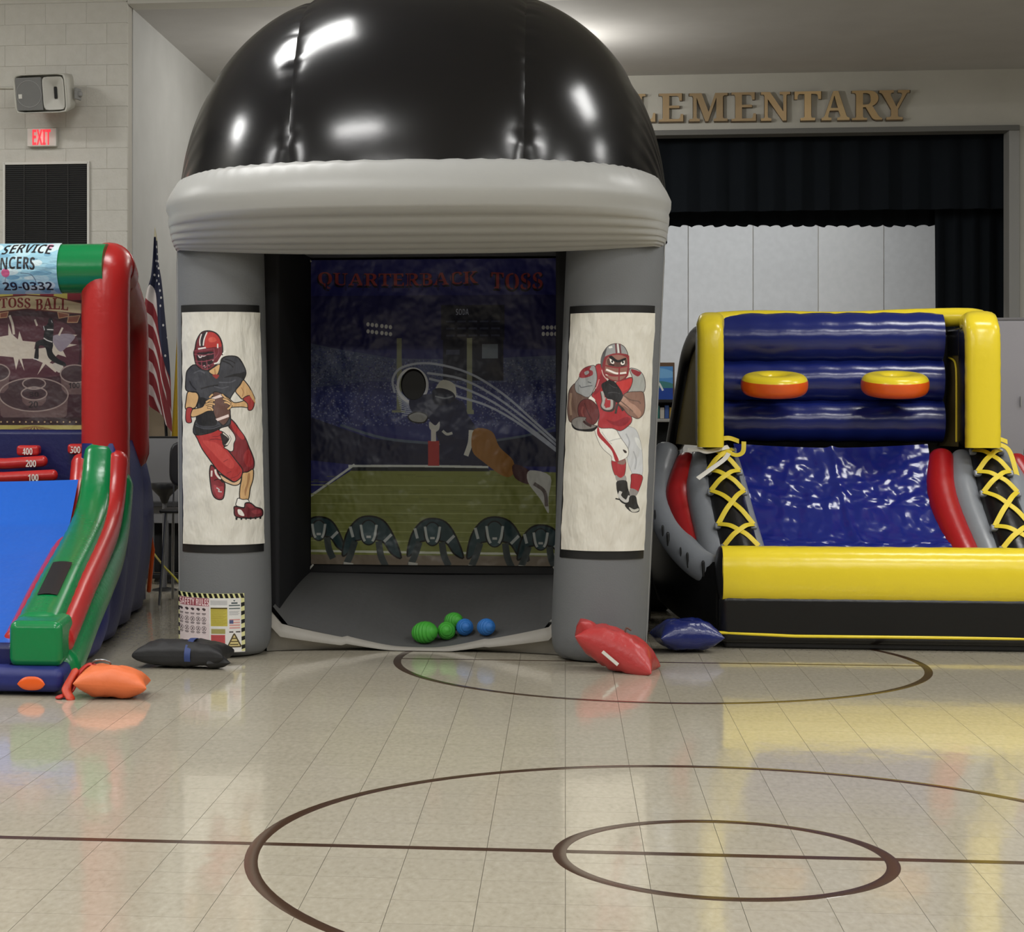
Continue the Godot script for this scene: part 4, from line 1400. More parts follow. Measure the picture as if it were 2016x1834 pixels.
# a sheet laid on a pillar; la and lb are where its edges stand across the pillar as one faces it
func pillar_wrap(k, la, lb, y0, y1, off, puff = 0.0, droop = 0.0) -> ArrayMesh:
	var facing = atan2(-pillar_at(k, 1.5)[0].x, 13.16)
	var noise := FastNoiseLite.new()
	noise.frequency = 2.2
	noise.seed = 5 + k
	return sheet(func(u, v):
		var f = lerp(la, lb, u)
		var y = lerp(y1, y0, v) - droop * sin(PI * u)
		var c = pillar_at(k, y)
		var a = asin(f) + facing
		var r = c[1] + off + puff * max(-0.8, noise.get_noise_2d(u * 1.2 + 0.4 * v, v * 3.0))
		return c[0] + Vector3(sin(a) * r, 0, cos(a) * r), 40, 90)

func booth_visor() -> ArrayMesh:
	# a fat lip that bows forward; its underside falls back in soft rolls to a straight rear edge over the pillars
	var lip := [[-0.45, 3.06], [-0.3, 3.22], [-0.17, 3.30], [-0.07, 3.298], [0.01, 3.262], [0.06, 3.18], [0.087, 3.12], [0.085, 3.075], [0.07, 3.04]]
	var rows := []
	for i in 141:
		var a = lerp(deg_to_rad(-97), deg_to_rad(97), i / 140.0)
		var s2 = pow(sin(a), 2.0)
		var cx = sign(sin(a)) * pow(abs(sin(a)), 2.0 / 3.0)
		var cz = sign(cos(a)) * pow(abs(cos(a)), 2.0 / 3.0)
		var row := PackedVector3Array()
		for q in lip:
			var lift = -0.03 * s2 + (0.004 * sin(i * 1.9) if q[0] > -0.2 and q[1] > 3.2 else 0.0)
			row.append(Vector3(BOOTH_X + 0.015 + (1.645 + q[0]) * cx, q[1] + lift, -13.38 + (1.16 + q[0]) * cz))
		var f := Vector3(BOOTH_X + 0.015 + 1.72 * cx, 3.0 - 0.02 * s2, -13.38 + 1.215 * cz)
		var b := Vector3(BOOTH_X + 0.02 + 1.675 * cx, 2.735 + 0.05 * s2, min(-12.87, f.z - 0.12))
		for k in 6:
			for j in 6:
				var t = (k + j / 6.0) / 6.0
				row.append(f.lerp(b, t) + Vector3(0, -0.9, 0.3) * (0.013 * sin(PI * j / 6.0) + 0.05 * sin(PI * t)))
		row.append(b)
		row.append(b + Vector3(0, 0.1, -0.08))
		row.append(b + Vector3(0, 0.25, -0.1))
		rows.append(row)
	return grid(rows, true, true)

func dome_panel(fa, fb) -> ArrayMesh:
	# the helmet's crown is sewn from a middle band and two side cheeks
	var rows := []
	var seam := 0.459
	for i in 61:
		var ph = lerp(fa, fb, i / 60.0)
		var x = sin(ph)
		var q = max(0.0, 1.0 - pow(abs(x), 2.4))
		var row := PackedVector3Array()
		for j in 121:
			var th = PI * j / 120.0
			var p := Vector3(1.80 * x, 1.92 * pow(q * pow(sin(th), 2.0), 1.0 / 2.4), 1.62 * sqrt(q) * cos(th))
			var hgt = p.y / 1.92
			var k = 1.0
			var ds = (abs(ph) - seam)
			k -= 0.012 * exp(-abs(ds) / 0.035)
			k += 0.0035 * sin(j * 5.1 + 1.4 * sin(j * 0.9)) * exp(-pow(ds / 0.045, 2.0)) * (0.4 + 0.6 * abs(sin(j * 0.21)))
			if abs(ph) > seam:
				var side = clamp((abs(ph) - seam) / 0.3, 0.0, 1.0)
				k -= smoothstep(0.85, 1.25, abs(ph)) * 0.016 * (exp(-pow((hgt - 0.60) / 0.04, 2.0)) + 0.7 * exp(-pow((hgt - 0.79) / 0.04, 2.0)))
				if hgt < 0.58:
					k += side * smoothstep(0.9, 1.25, abs(ph)) * 0.003 * sin(th * 40.0) * sin(PI * hgt / 0.58)
			row.append(Vector3(BOOTH_X - 0.03 + p.x * k, 2.9 + p.y * k, -14.22 + p.z * k))
		rows.append(row)
	return grid(rows)

func football_booth():
	var b = thing("football_booth", "tall grey inflatable throwing booth topped by a huge black football helmet", "inflatable game", Vector3(BOOTH_X, 0, -13.16))
	obj("helmet_crown", dome_panel(-0.459, 0.459), M.dome, b)
	obj("helmet_side", dome_panel(-PI / 2, -0.459), M.dome, b)
	obj("helmet_side", dome_panel(0.459, PI / 2), M.dome, b)
	obj("visor", booth_visor(), M.visor, b)
	# pillars and what is fixed to them
	var art = [passer_print(), runner_print()]
	var name_of = ["white banner printed with a passing football player in dark jersey", "white banner printed with a running football player in red jersey"]
	var across = [[-0.835, 0.82], [-0.815, 0.80]]
	for k in 2:
		var pl = obj("pillar", pillar_mesh(k), M.grey, b)
		var f = across[k]
		var y0 = 0.772 - 0.02 * k
		var y1 = 2.352 - 0.02 * k
		obj("banner_backing", pillar_wrap(k, f[0] - 0.045, f[1] + 0.012, y0 - 0.055, y1 + 0.05, 0.006), M.black, pl)
		var bm = print_material(art[k], 0.5, 1.2)
		tag(obj("banner", pillar_wrap(k, f[0], f[1], y0, y1, 0.016, 0.007), bm, pl), name_of[k])
		# seam up the side of the pillar
		var pts := PackedVector3Array()
		for i in 20:
			var y = 0.12 + 2.7 * i / 19.0
			var c = pillar_at(k, y)
			var a = deg_to_rad(-66 if k == 0 else 74)
			pts.append(c[0] + Vector3(sin(a), 0, cos(a)) * (c[1] + 0.001))
		obj("seam", tube(pts, 0.0035, 6), M.trim, pl)
		if k == 0:
			var rm = print_material(rules_print(), 0.35, 0.2)
			tag(obj("rules_placard", pillar_wrap(0, -0.975, 0.40, 0.045, 0.442, 0.006), rm, pl), "printed safety rules sheet with yellow and black striped edge")
	# shell: sides, back and roof, behind the pillars
	var net = plain(srgb(38, 38, 40), 0.8, 0.2)
	boxed("side_wall", Vector3(-2.12, 0.03, -15.2), Vector3(-1.99, 2.95, -13.3), net, b, 0.03, true)
	boxed("side_wall", Vector3(-0.065, 0.03, -15.2), Vector3(0.065, 2.95, -13.3), net, b, 0.03, true)
	boxed("side_tube", Vector3(-2.6, 0.03, -15.5), Vector3(-2.1, 2.95, -13.4), M.grey, b, 0.12, true)
	boxed("side_tube", Vector3(0.06, 0.03, -15.5), Vector3(0.56, 2.95, -13.4), M.grey, b, 0.12, true)
	boxed("back_wall", Vector3(-2.6, 0.03, -15.6), Vector3(0.56, 3.1, -15.08), M.grey, b, 0.08, true)
	boxed("roof", Vector3(-2.4, 2.87, -15.3), Vector3(0.36, 3.1, -12.95), M.grey, b, 0.05, true)
	# printed canvas with its hole and catching bag
	var cx = -1.03
	boxed("canvas_border", Vector3(cx - 0.985, 0.395, -15.0), Vector3(cx + 0.985, 2.86, -14.96), M.black, b, 0.01)
	var cm = print_material(toss_print(), 0.34, 2.2)
	tag(obj("target_canvas", target_canvas(cx), cm, b), "dark stadium canvas headed QUARTERBACK TOSS with a round hole")
	var hole = hole_place(cx)
	var rows := []
	for i in 9:
		var row := PackedVector3Array()
		for j in 32:
			var a = TAU * j / 32
			var t = i / 8.0
			row.append(hole + Vector3(cos(a) * 0.101 * cos(t * PI / 2), sin(a) * 0.125 * cos(t * PI / 2) - 0.03 * t, 0.004 - 0.05 * t))
		rows.append(row)
	obj("catch_bag", grid(rows, true), plain(srgb(30, 27, 26), 0.9, 0.1), b)
	for x in [cx - 0.94, cx + 0.94]:
		for y in [0.46, 2.83]:
			obj("tie_cord", tube([Vector3(x, y, -14.945), Vector3(x + (0.05 if x > cx else -0.05), y + (0.04 if y > 1 else -0.06), -14.93)], 0.008, 8), M.offwhite, b)
	# slung floor sheet that rolls the balls back, and its front hem
	obj("ball_return_mat", sheet(func(u, v): return mat_point(u, v), 60, 30), M.mat, b)
	obj("front_hem", front_hem(), M.flap, b)

func mat_front(u):
	var e = abs(u * 2.0 - 1.0)
	return 0.035 + 0.185 * pow(max(0.0, e - 0.12) / 0.88, 1.5) + (0.02 * sin(u * 9.0) if e < 0.5 else 0.0)

func mat_point(u, v) -> Vector3:
	var x = lerp(-2.02, -0.045, u)
	var e = abs(u * 2.0 - 1.0)
	var back = 0.392 + 0.01 * e
	var front = mat_front(u)
	var h = lerp(back, front, pow(v, 0.8 + 0.9 * e)) if e < 0.9 else lerp(back, front + 0.1 * (e - 0.9) / 0.1, pow(v, 1.7))
	return Vector3(x, h, lerp(-14.99, -13.42 + 0.22 * e * e, v))

func front_hem() -> ArrayMesh:
	var rows := []
	for i in 5:
		var row := PackedVector3Array()
		for j in 61:
			var u = j / 60.0
			var p = mat_point(u, 1.0)
			var e = abs(u * 2.0 - 1.0)
			var lip = 0.012 + 0.075 * pow(e, 1.2)
			var q = [Vector3(0, 0.004, -0.03), Vector3(0, 0.008, 0.02), Vector3(0, -lip, 0.055), Vector3(0, -lip - 0.004, 0.02), Vector3(0, -p.y + 0.004, -0.05)][i]
			var y = max(0.004, p.y + q.y)
			row.append(Vector3(lerp(-2.07, -0.01, u), y, p.z + q.z))
		rows.append(row)
	return grid(rows)

func canvas_spot(px, py) -> Vector3:
	return spot(px, py, 14.93)

func hole_place(cx) -> Vector3:
	var h = canvas_spot(580 + 612 / 2.62, 480 + 724 / 2.62)
	return Vector3(h.x, h.y, -14.95)

func target_canvas(cx) -> ArrayMesh:
	# sheet with a round hole: rings from the hole out to the edge
	var lo = canvas_spot(612, 1110)
	var hi = canvas_spot(1096, 508)
	var h = hole_place(cx)
	var noise := FastNoiseLite.new()
	noise.frequency = 0.9
	noise.seed = 8
	var angles := []
	for i in 96:
		angles.append(TAU * i / 96)
	for c in [Vector2(lo.x, lo.y), Vector2(hi.x, lo.y), Vector2(hi.x, hi.y), Vector2(lo.x, hi.y)]:
		angles.append(fposmod(atan2(c.y - h.y, c.x - h.x), TAU))
	angles.sort()
	var v := PackedVector3Array()
	var t := PackedVector2Array()
	var n := PackedVector3Array()
	var ix := PackedInt32Array()
	var rings := 26
	var m := angles.size()
	for i in rings + 1:
		var k = pow(i / float(rings), 1.3)
		for a in angles:
			var d := Vector2(cos(a), sin(a))
			var sx = ((hi.x if d.x > 0 else lo.x) - h.x) / d.x if abs(d.x) > 1e-5 else 1e6
			var sy = ((hi.y if d.y > 0 else lo.y) - h.y) / d.y if abs(d.y) > 1e-5 else 1e6
			var far = d * min(sx, sy)
			var near = Vector2(d.x * 0.098, d.y * 0.122)
			var p2 = near.lerp(far, k) + Vector2(h.x, h.y)
			var u = (p2.x - lo.x) / (hi.x - lo.x)
			var w = (hi.y - p2.y) / (hi.y - lo.y)
			var pull = sin((u + w * 0.9) * 30.0) * exp(-pow((u - w * -1.0 - 1.05) / 0.1, 2.0)) * 0.012
			var tug = 0.012 * sin((u * 0.8 - w) * 26.0) * exp(-pow((u + w - 1.0) / 0.25, 2.0)) * clamp(1.2 - w * 2.0, 0.0, 1.0)
			v.append(Vector3(p2.x, p2.y, -14.935 + 0.02 * noise.get_noise_2d(p2.x * 1.6, p2.y * 1.6) + tug + 0.0 * pull))
			t.append(Vector2(u, w))
			n.append(Vector3.ZERO)
	for i in rings:
		for j in m:
			var a = i * m + j
			var b = i * m + (j + 1) % m
			var c = a + m
			var d = b + m
			ix.append_array([a, b, d, a, d, c])
			var f = (v[d] - v[a]).cross(v[c] - v[b])
			for k in [a, b, c, d]:
				n[k] += f if f.z > 0 else -f
	for k in n.size():
		n[k] = n[k].normalized()
	return pack(v, n, t, ix)

# ---------------------------------------------------------------- ball toss game at the left edge
func lane(lat, h, d) -> Vector3:
	return Vector3(-2.97 - 0.118 * (d - 11.1) - lat, h, -d)

func lane_path(lat, drop, list):
	var p := []
	for q in list:
		p.append(lane(lat, q[1] - drop, q[0]))
	return vcat(p)

func block_between(lat0, lat1, h0, h1, d0, d1, r = 0.05, puff = 0.0) -> ArrayMesh:
	# soft-edged block that follows the lane
	var m := rbox(Vector3(lat1 - lat0, h1 - h0, d1 - d0), r, true)
	var a := m.surface_get_arrays(0)
	var v: PackedVector3Array = a[Mesh.ARRAY_VERTEX]
	for i in v.size():
		var p = v[i]
		var w = lane((lat0 + lat1) * 0.5 - p.x, (h0 + h1) * 0.5 + p.y, (d0 + d1) * 0.5 - p.z)
		v[i] = w
	a[Mesh.ARRAY_VERTEX] = v
	var out := ArrayMesh.new()
	out.add_surface_from_arrays(Mesh.PRIMITIVE_TRIANGLES, a)
	return out

const RAMP := [[11.5, 0.455], [12.0, 0.56], [12.5, 0.67], [13.2, 0.80], [13.8, 0.93], [14.15, 1.08], [14.36, 1.26], [14.5, 1.46]]

func flank_top(d):
	for i in RAMP.size() - 1:
		if d < RAMP[i + 1][0]:
			return lerp(RAMP[i][1], RAMP[i + 1][1], clamp((d - RAMP[i][0]) / (RAMP[i + 1][0] - RAMP[i][0]), 0.0, 1.0))
	return 1.46

func toss_game():
	var g = thing("ball_toss_game", "red, green and blue inflatable ball toss game cut off by the left edge", "inflatable game", lane(0.8, 0, 12.0))
	# blue body
	var rows := []
	for i in 61:
		var d = lerp(11.16, 16.35, i / 60.0)
		var top = min(flank_top(d) - 0.30, 1.3) if d < 14.4 else 1.32
		if d > 14.4: top = 1.42
		top = max(top, 0.17)
		var row := PackedVector3Array()
		for k in 13:
			var t = k / 12.0
			var h = lerp(0.03, top, t)
			var bulge = 0.05 * abs(sin((d - 0.75 * h) * 3.3)) * smoothstep(11.6, 13.0, d) + 0.05 * sin(PI * t)
			row.append(lane(0.05 - bulge + 0.05 * pow(t, 4.0), h, d))
		for q in [[0.2, top], [0.33, top], [0.33, 0.03], [0.2, 0.02]]:
			row.append(lane(q[0], min(q[1], top), d))
		rows.append(row)
	obj("body", grid(rows, true, true), M.bodyblue, g)
	obj("front_apron", block_between(-0.02, 1.9, 0.02, 0.17, 11.08, 11.5, 0.06), M.bodyblue, g)
	obj("apron_patch", pillow_at(lane(0.17, 0.075, 11.085), Vector3(0.17, 0.09, 0.03)), M.orange, g)
	# green end block and rail with red piping tubes
	obj("end_block", block_between(0.0, 0.325, 0.16, 0.435, 11.16, 11.66, 0.05), M.green, g)
	obj("rail_side", tube(lane_path(0.065, 0.36, RAMP), rail_radius(0.13, 1.0), 18, true, 1.2), M.green, g)
	obj("rail_tube", tube(lane_path(0.07, 0.175, RAMP), 0.098, 18, true, 1.0, Vector3.UP, 0.012), M.red, g)
	obj("rail_tube", tube(lane_path(0.335, 0.19, RAMP), 0.085, 18, true, 1.0, Vector3.UP, 0.012), M.red, g)
	var rail = obj("rail", tube(lane_path(0.195, 0.12, RAMP), rail_radius(0.147, 0.82), 24, true, 0.8, Vector3.UP, 0.018, 2.8), M.green, g)
	var strip := []
	for q in [[11.86, 0.53], [12.0, 0.565], [12.2, 0.61], [12.4, 0.655]]:
		strip.append(q)
	obj("grip_strip", sheet(func(u, v):
		var d = lerp(12.52, 11.84, v)
		var top = flank_top(d) + 0.010 - 0.008 * pow(abs(u - 0.5) * 2.0, 2.0)
		return lane(0.195 + 0.066 - 0.132 * u, top - 0.004, d), 8, 12), M.black, rail)
	# playing lane
	obj("lane_sheet", sheet(func(u, v):
		var lat = lerp(2.0, 0.33, u)
		var q = [[11.3, 0.27], [12.0, 0.41], [12.7, 0.55], [13.3, 0.68], [13.8, 0.85], [14.25, 1.15]]
		var x = (1.0 - v) * 5.0
		var i = min(int(x), 4)
		var d = lerp(q[i][0], q[i + 1][0], x - i)
		return lane(lat, lerp(q[i][1], q[i + 1][1], x - i) - 0.02 * sin(PI * u), d), 24, 40), M.skyblue, g)
	obj("lane_lip", block_between(0.3, 2.0, 0.05, 0.29, 11.24, 11.34, 0.04), M.navy, g)
	# scoring steps
	obj("score_wall", block_between(0.28, 2.0, 0.6, 1.52, 14.75, 15.0, 0.04), M.navy, g)
	for s in [[0.5, 2.0, 1.165, 14.42, "100", 0.70], [0.60, 2.0, 1.268, 14.55, "200", 0.74], [0.69, 0.87, 1.36, 14.62, "400", 0.78], [0.34, 0.47, 1.372, 14.66, "500", 0.405]]:
		var st
		if s[1] > 1.5:
			st = obj("score_step", tube([lane(s[0] + 0.05, s[2] + 0.012, s[3]), lane(0.95, s[2] - 0.01, s[3]), lane(s[1], s[2] + 0.01, s[3])], 0.043, 16), M.red, g)
		else:
			st = obj("score_step", block_between(s[0], s[1], s[2] - 0.04, s[2] + 0.04, s[3] - 0.05, s[3] + 0.1, 0.025), M.red, g)
		var m := letters(s[4], 0.052, 0.0, false, 0.085)
		lobj("score_number", m, M.white, st, lane(s[5], s[2] - 0.006, s[3] - 0.054), Basis(Vector3.UP, -0.118))
	# printed backdrop
	var pm = print_material(carnival_print(), 0.4, 1.0)
	var a = spot(-160, 860, 14.9)
	var c = spot(160, 572, 14.9)
	var yaw = -0.118
	tag(obj("printed_backdrop", sheet(func(u, v): return Vector3(lerp(a.x, c.x, u), lerp(c.y, a.y, v), -14.9 + 0.012 * sin(u * 9.0) * sin(v * 7.0)), 30, 30), pm, g), "maroon printed backdrop headed TOSS BALL with scoring cups")
	obj("backdrop_wall", block_between(0.2, 2.0, 1.4, 2.75, 15.02, 15.25, 0.05), M.navy, g)
	# red arch: front post over the top and down to the rear
	var arch := vcat([lane(0.165, 1.0, 14.62), lane(0.165, 1.5, 14.62), lane(0.165, 2.1, 14.62), lane(0.165, 2.62, 14.63), lane(0.16, 2.775, 14.7), lane(0.15, 2.80, 14.86), lane(0.14, 2.73, 15.05)])
	obj("arch_post", tube(arch, 0.187, 28, true, 1.0, Vector3.FORWARD, 0.01), M.red, g)
	var brace := vcat([lane(0.14, 2.72, 15.0), lane(0.12, 2.58, 15.35), lane(0.11, 2.42, 15.62), lane(0.11, 2.1, 15.72), lane(0.11, 1.3, 15.76)])
	obj("arch_brace", tube(brace, 0.17, 24, true, 1.0, Vector3.RIGHT, 0.01), M.red, g)
	obj("arch_gusset", block_between(0.10, 0.18, 1.3, 2.62, 14.7, 15.7, 0.03), creased(srgb(120, 26, 28), 0.5, M.wrinkle, 2.0, 0.3), g)
	obj("rear_strap", tube([lane(0.0, 0.75, 16.36), lane(-0.03, 0.45, 16.4), lane(0.0, 0.1, 16.36)], 0.02, 8), M.orange, g)
	# crossbeam with its advertising cloth
	var beam = obj("crossbeam", tube([lane(0.15, 2.775, 14.62), lane(1.2, 2.775, 14.62), lane(2.1, 2.775, 14.62)], 0.192, 28, false, 1.0, Vector3.UP), M.green, g)
	var am = print_material(advert_print(), 0.38, 0.8)
	tag(obj("advert_cloth", sheet(func(u, v):
		var b0 = spot(lerp(-112.0, 112.0, u), 522, 14.43)
		var an = asin(lerp(0.99, -0.99, v))
		return Vector3(b0.x, 2.775 + sin(an) * 0.199, -14.62 + cos(an) * 0.199), 30, 24), am, beam), "sky-blue advertising cloth with black lettering and a phone number")

func rail_radius(r, end):
	var n = (RAMP.size() - 1) * 8 + 1
	var out := []
	for i in n:
		out.append(r * lerp(1.0, end, i / float(n - 1)))
	return out

func pillow_at(at, size) -> ArrayMesh:
	return join([[pillow(size, 0.5, 0.0, 12), Transform3D(Basis(), at)]])

# ---------------------------------------------------------------- basketball shoot-out with two sneaker sides
const HOOP_X := 2.17

func slope(t) -> Vector3:
	var a := Vector3(0.0, 1.44, -14.88)
	var b := Vector3(0.035, 1.08, -14.44)
	var c := Vector3(0.075, 0.82, -14.12)
	var d := Vector3(0.12, 0.60, -13.9)
	if t < 0.5:
		return a.cubic_interpolate(b, a * 2.0 - b, c, t * 2.0) if t < 0.25 else a.lerp(b, t * 2.0).lerp(a.cubic_interpolate(b, a * 2.0 - b, c, t * 2.0), 0.5)
	return b.lerp(d, (t - 0.5) * 2.0).lerp(c, 0.6 * (1.0 - abs(t - 0.75) * 4.0))

func shoe_x(side, off):      # side -1 left, 1 right; off metres outward from the tongue's middle
	return HOOP_X - 0.025 + side * (0.985 + off)

func shoe_tube(side, offs, drops, r, sides = 20, flat = 1.0, reach = 1.0) -> ArrayMesh:
	var pts := []
	var rr := []
	var smooth_pts := []
	for i in 5:
		var s = slope(i / 4.0 * reach)
		smooth_pts.append(Vector3(shoe_x(side, offs[i]) + s.x * (1.0 if side < 0 else 0.7), s.y - drops[i], s.z))
	var p = vcat(smooth_pts)
	for i in p.size():
		var t = i / float(p.size() - 1) * 4.0
		var k = min(int(t), 3)
		rr.append(lerp(r[k], r[k + 1], t - k))
	return tube(p, rr, sides, true, flat, Vector3.UP, 0.01)

func hoop_game():
	var g = thing("basketball_game", "black, yellow and blue inflatable double basketball game with laced sneaker sides", "inflatable game", Vector3(HOOP_X, 0, -14.6))
	# base
	boxed("base", Vector3(1.07, 0.035, -15.9), Vector3(3.27, 0.40, -13.72), M.vblack, g, 0.07, true)
	boxed("base_skirt", Vector3(1.12, 0.0, -15.8), Vector3(3.22, 0.1, -13.78), M.black, g, 0.02)
	var sole := plain(srgb(14, 14, 15), 0.5, 0.25)
	obj("base_flank", flank(-1), sole, g)
	obj("base_flank", flank(1), sole, g)
	obj("piping", tube([Vector3(1.075, 0.115, -13.73), Vector3(1.6, 0.098, -13.715), Vector3(2.4, 0.10, -13.715), Vector3(3.26, 0.098, -13.73)], 0.011, 8), M.yellow, g)
	# front roll
	var rows := []
	for i in 41:
		var x = lerp(1.1, 3.25, i / 40.0)
		var row := PackedVector3Array()
		for k in 32:
			var a = TAU * k / 32
			var q = 1.0 / pow(pow(abs(cos(a)), 2.6) + pow(abs(sin(a)), 2.6), 1.0 / 2.6)
			var w = 1.0 + 0.006 * sin(i * 1.7 + k)
			row.append(Vector3(x, 0.512 + sin(a) * q * 0.205 * w, -13.86 + cos(a) * q * 0.17 * w))
		rows.append(row)
	var roll = obj("front_roll", grid(rows, true), M.yellow, g)
	for s in [-1, 1]:
		var cap := []
		for i in 6:
			var row := PackedVector3Array()
			var t = i / 5.0
			for k in 32:
				var a = TAU * k / 32
				var q = 1.0 / pow(pow(abs(cos(a)), 2.6) + pow(abs(sin(a)), 2.6), 1.0 / 2.6)
				row.append(Vector3((1.1 if s < 0 else 3.25) + s * 0.05 * sin(t * PI / 2) - s * 0.004, 0.512 + sin(a) * q * 0.207 * cos(t * PI / 2 * 0.999), -13.86 + cos(a) * q * 0.172 * cos(t * PI / 2 * 0.999)))
			cap.append(row)
		obj("roll_end", grid(cap, true), M.vblack, roll)
	# sliding sheet
	var noise := FastNoiseLite.new()
	noise.frequency = 2.4
	noise.seed = 31
	noise.fractal_octaves = 3
	obj("slide_sheet", sheet(func(u, v):
		var s = slope(v)
		var x = lerp(lerp(1.28, 1.40, v), 2.73 + 0.02 * v + 0.22 * v * v * v, u)
		var dip = -0.03 * sin(PI * u) - 0.09 * sin(PI * v)
		var seam = 0.014 * exp(-pow((u - 0.51) / 0.02, 2.0))
		var n = noise.get_noise_2d(x * 2.0, v * 2.4) * 0.011 + noise.get_noise_2d(x * 4.0 + 4.0, v * 6.0) * 0.002
		return Vector3(x, s.y - 0.02 + dip + seam + n * sin(PI * v), s.z - 0.05 + n), 110, 90), M.sheetblue, g)
	# back wall of three rolls
	for k in 3:
		var y = [2.235, 1.905, 1.59][k]
		var r = [0.195, 0.165, 0.165][k]
		var m := []
		for i in 34:
			m.append(Vector3(lerp(1.12, 2.885, i / 33.0), y + 0.004 * sin(i * 1.3), -15.24 - 0.03 * k + 0.05 * k))
		obj("back_roll", tube(m, r, 28, false, 1.0, Vector3.UP, 0.008), M.blue, g)
	boxed("back_panel", Vector3(1.1, 0.4, -15.75), Vector3(3.14, 2.3, -15.3), M.vblack, g, 0.06, true)
	# yellow frame: posts and top beam
	var beam := vcat([Vector3(1.09, 2.315, -14.95), Vector3(1.14, 2.36, -15.15), Vector3(1.5, 2.385, -15.3), Vector3(2.1, 2.372, -15.32), Vector3(2.7, 2.39, -15.3), Vector3(3.1, 2.385, -15.15), Vector3(3.14, 2.33, -14.95)])
	obj("top_beam", tube(beam, 0.085, 20, true, 0.85, Vector3.UP, 0.012), M.yellow, g)
	for s in [-1, 1]:
		var xc = 1.085 if s < 0 else 3.075
		var w = 0.098 if s < 0 else 0.125
		var post := vcat([Vector3(xc, 1.40, -14.64), Vector3(xc, 1.8, -14.64), Vector3(xc, 2.2, -14.65), Vector3(xc, 2.30, -14.71), Vector3(xc + 0.02, 2.34, -14.85), Vector3(xc + 0.03, 2.335, -15.0)])
		var rows2 := []
		for i in post.size():
			var d = (post[min(i + 1, post.size() - 1)] - post[max(i - 1, 0)]).normalized()
			var up = Vector3.RIGHT.cross(d).normalized()
			var row := PackedVector3Array()
			for k in 28:
				var a = TAU * k / 28
				var q = 1.0 / pow(pow(abs(cos(a)), 3.2) + pow(abs(sin(a)), 3.2), 1.0 / 3.2)
				var pk = 1.0 + 0.012 * sin(i * 2.7) * abs(cos(a))
				row.append(post[i] + Vector3.RIGHT * cos(a) * q * w * pk + up * sin(a) * q * 0.082)
			rows2.append(row)
		obj("post", grid(rows2, true, true), M.yellow, g)
		# black side frame behind the post with a dull mesh infill
		var lo = Vector3(xc - w + 0.004, 1.40, -14.95)
		var hi = Vector3(xc + w - 0.004, 2.30, -14.68)
		boxed("side_frame", lo, hi, M.vblack, g, 0.05, true)
		var rear := vcat([Vector3(xc - s * 0.0 + s * 0.0, 2.27, -14.9), Vector3(xc + s * 0.05, 2.25, -15.25), Vector3(xc + s * 0.09, 2.12, -15.55), Vector3(xc + s * 0.13, 1.85, -15.68), Vector3(xc + s * 0.2, 1.40, -15.75)])
		obj("rear_frame", tube(rear, 0.075, 18, true, 1.0, Vector3.RIGHT), M.vblack, g)
		obj("side_infill", sheet(func(u, v):
			var zz = lerp(-14.9, -15.66, u)
			return Vector3(xc + s * (lerp(0.02, 0.1, u) + 0.1 * v * u), lerp(2.25 - 0.12 * u, 1.40, v), zz), 8, 10), M.dullyellow, g)
		if s > 0:
			var inner = xc - w - 0.002
			boxed("side_frame", Vector3(inner, 2.08, -15.35), Vector3(inner + 0.06, 2.3, -14.9), M.vblack, g, 0.02)
			obj("side_infill", sheet(func(u, v): return Vector3(inner + 0.01 - 0.16 * u * v * v, lerp(2.12, 1.40, v), lerp(-14.93, -15.6, u)), 10, 14), creased(srgb(84, 74, 42), 0.6, M.wrinkle, 3.0, 0.4), g)
			obj("infill_piping", tube(vcat([Vector3(inner, 1.44, -14.96), Vector3(inner, 1.9, -14.96), Vector3(inner, 2.02, -14.99), Vector3(inner, 2.06, -15.08), Vector3(inner, 2.08, -15.25)]), 0.008, 8), M.lace, g)
	# hoops
	for k in 2:
		var px = [1524.5, 1762.0][k]
		var at = spot(px, 757, 14.82)
		hoop(g, at)
	# sneakers
	for s in [-1, 1]:
		shoe(g, s)

func flank(s) -> ArrayMesh:
	# bulging black sole side under the shoe
	var rows := []
	for i in 25:
		var t = i / 24.0
		var z = lerp(-13.78, -15.7, t)
		var out = lerp(0.05, 0.42, pow(t, 0.55))
		var top = lerp(0.52, 1.12, pow(t, 0.8))
		var row := PackedVector3Array()
		for k in 24:
			var a = TAU * k / 24
			var q = 1.0 / pow(pow(abs(cos(a)), 3.5) + pow(abs(sin(a)), 3.5), 1.0 / 3.5)
			var xin = 0.2
			var c = (out - xin) * 0.5
			var hw = (out + xin) * 0.5
			row.append(Vector3(HOOP_X + s * (1.06 + c + cos(a) * q * hw), top * 0.5 + 0.03 + sin(a) * q * (top * 0.5 - 0.015), z))
		rows.append(row)
	return grid(rows, true, true)

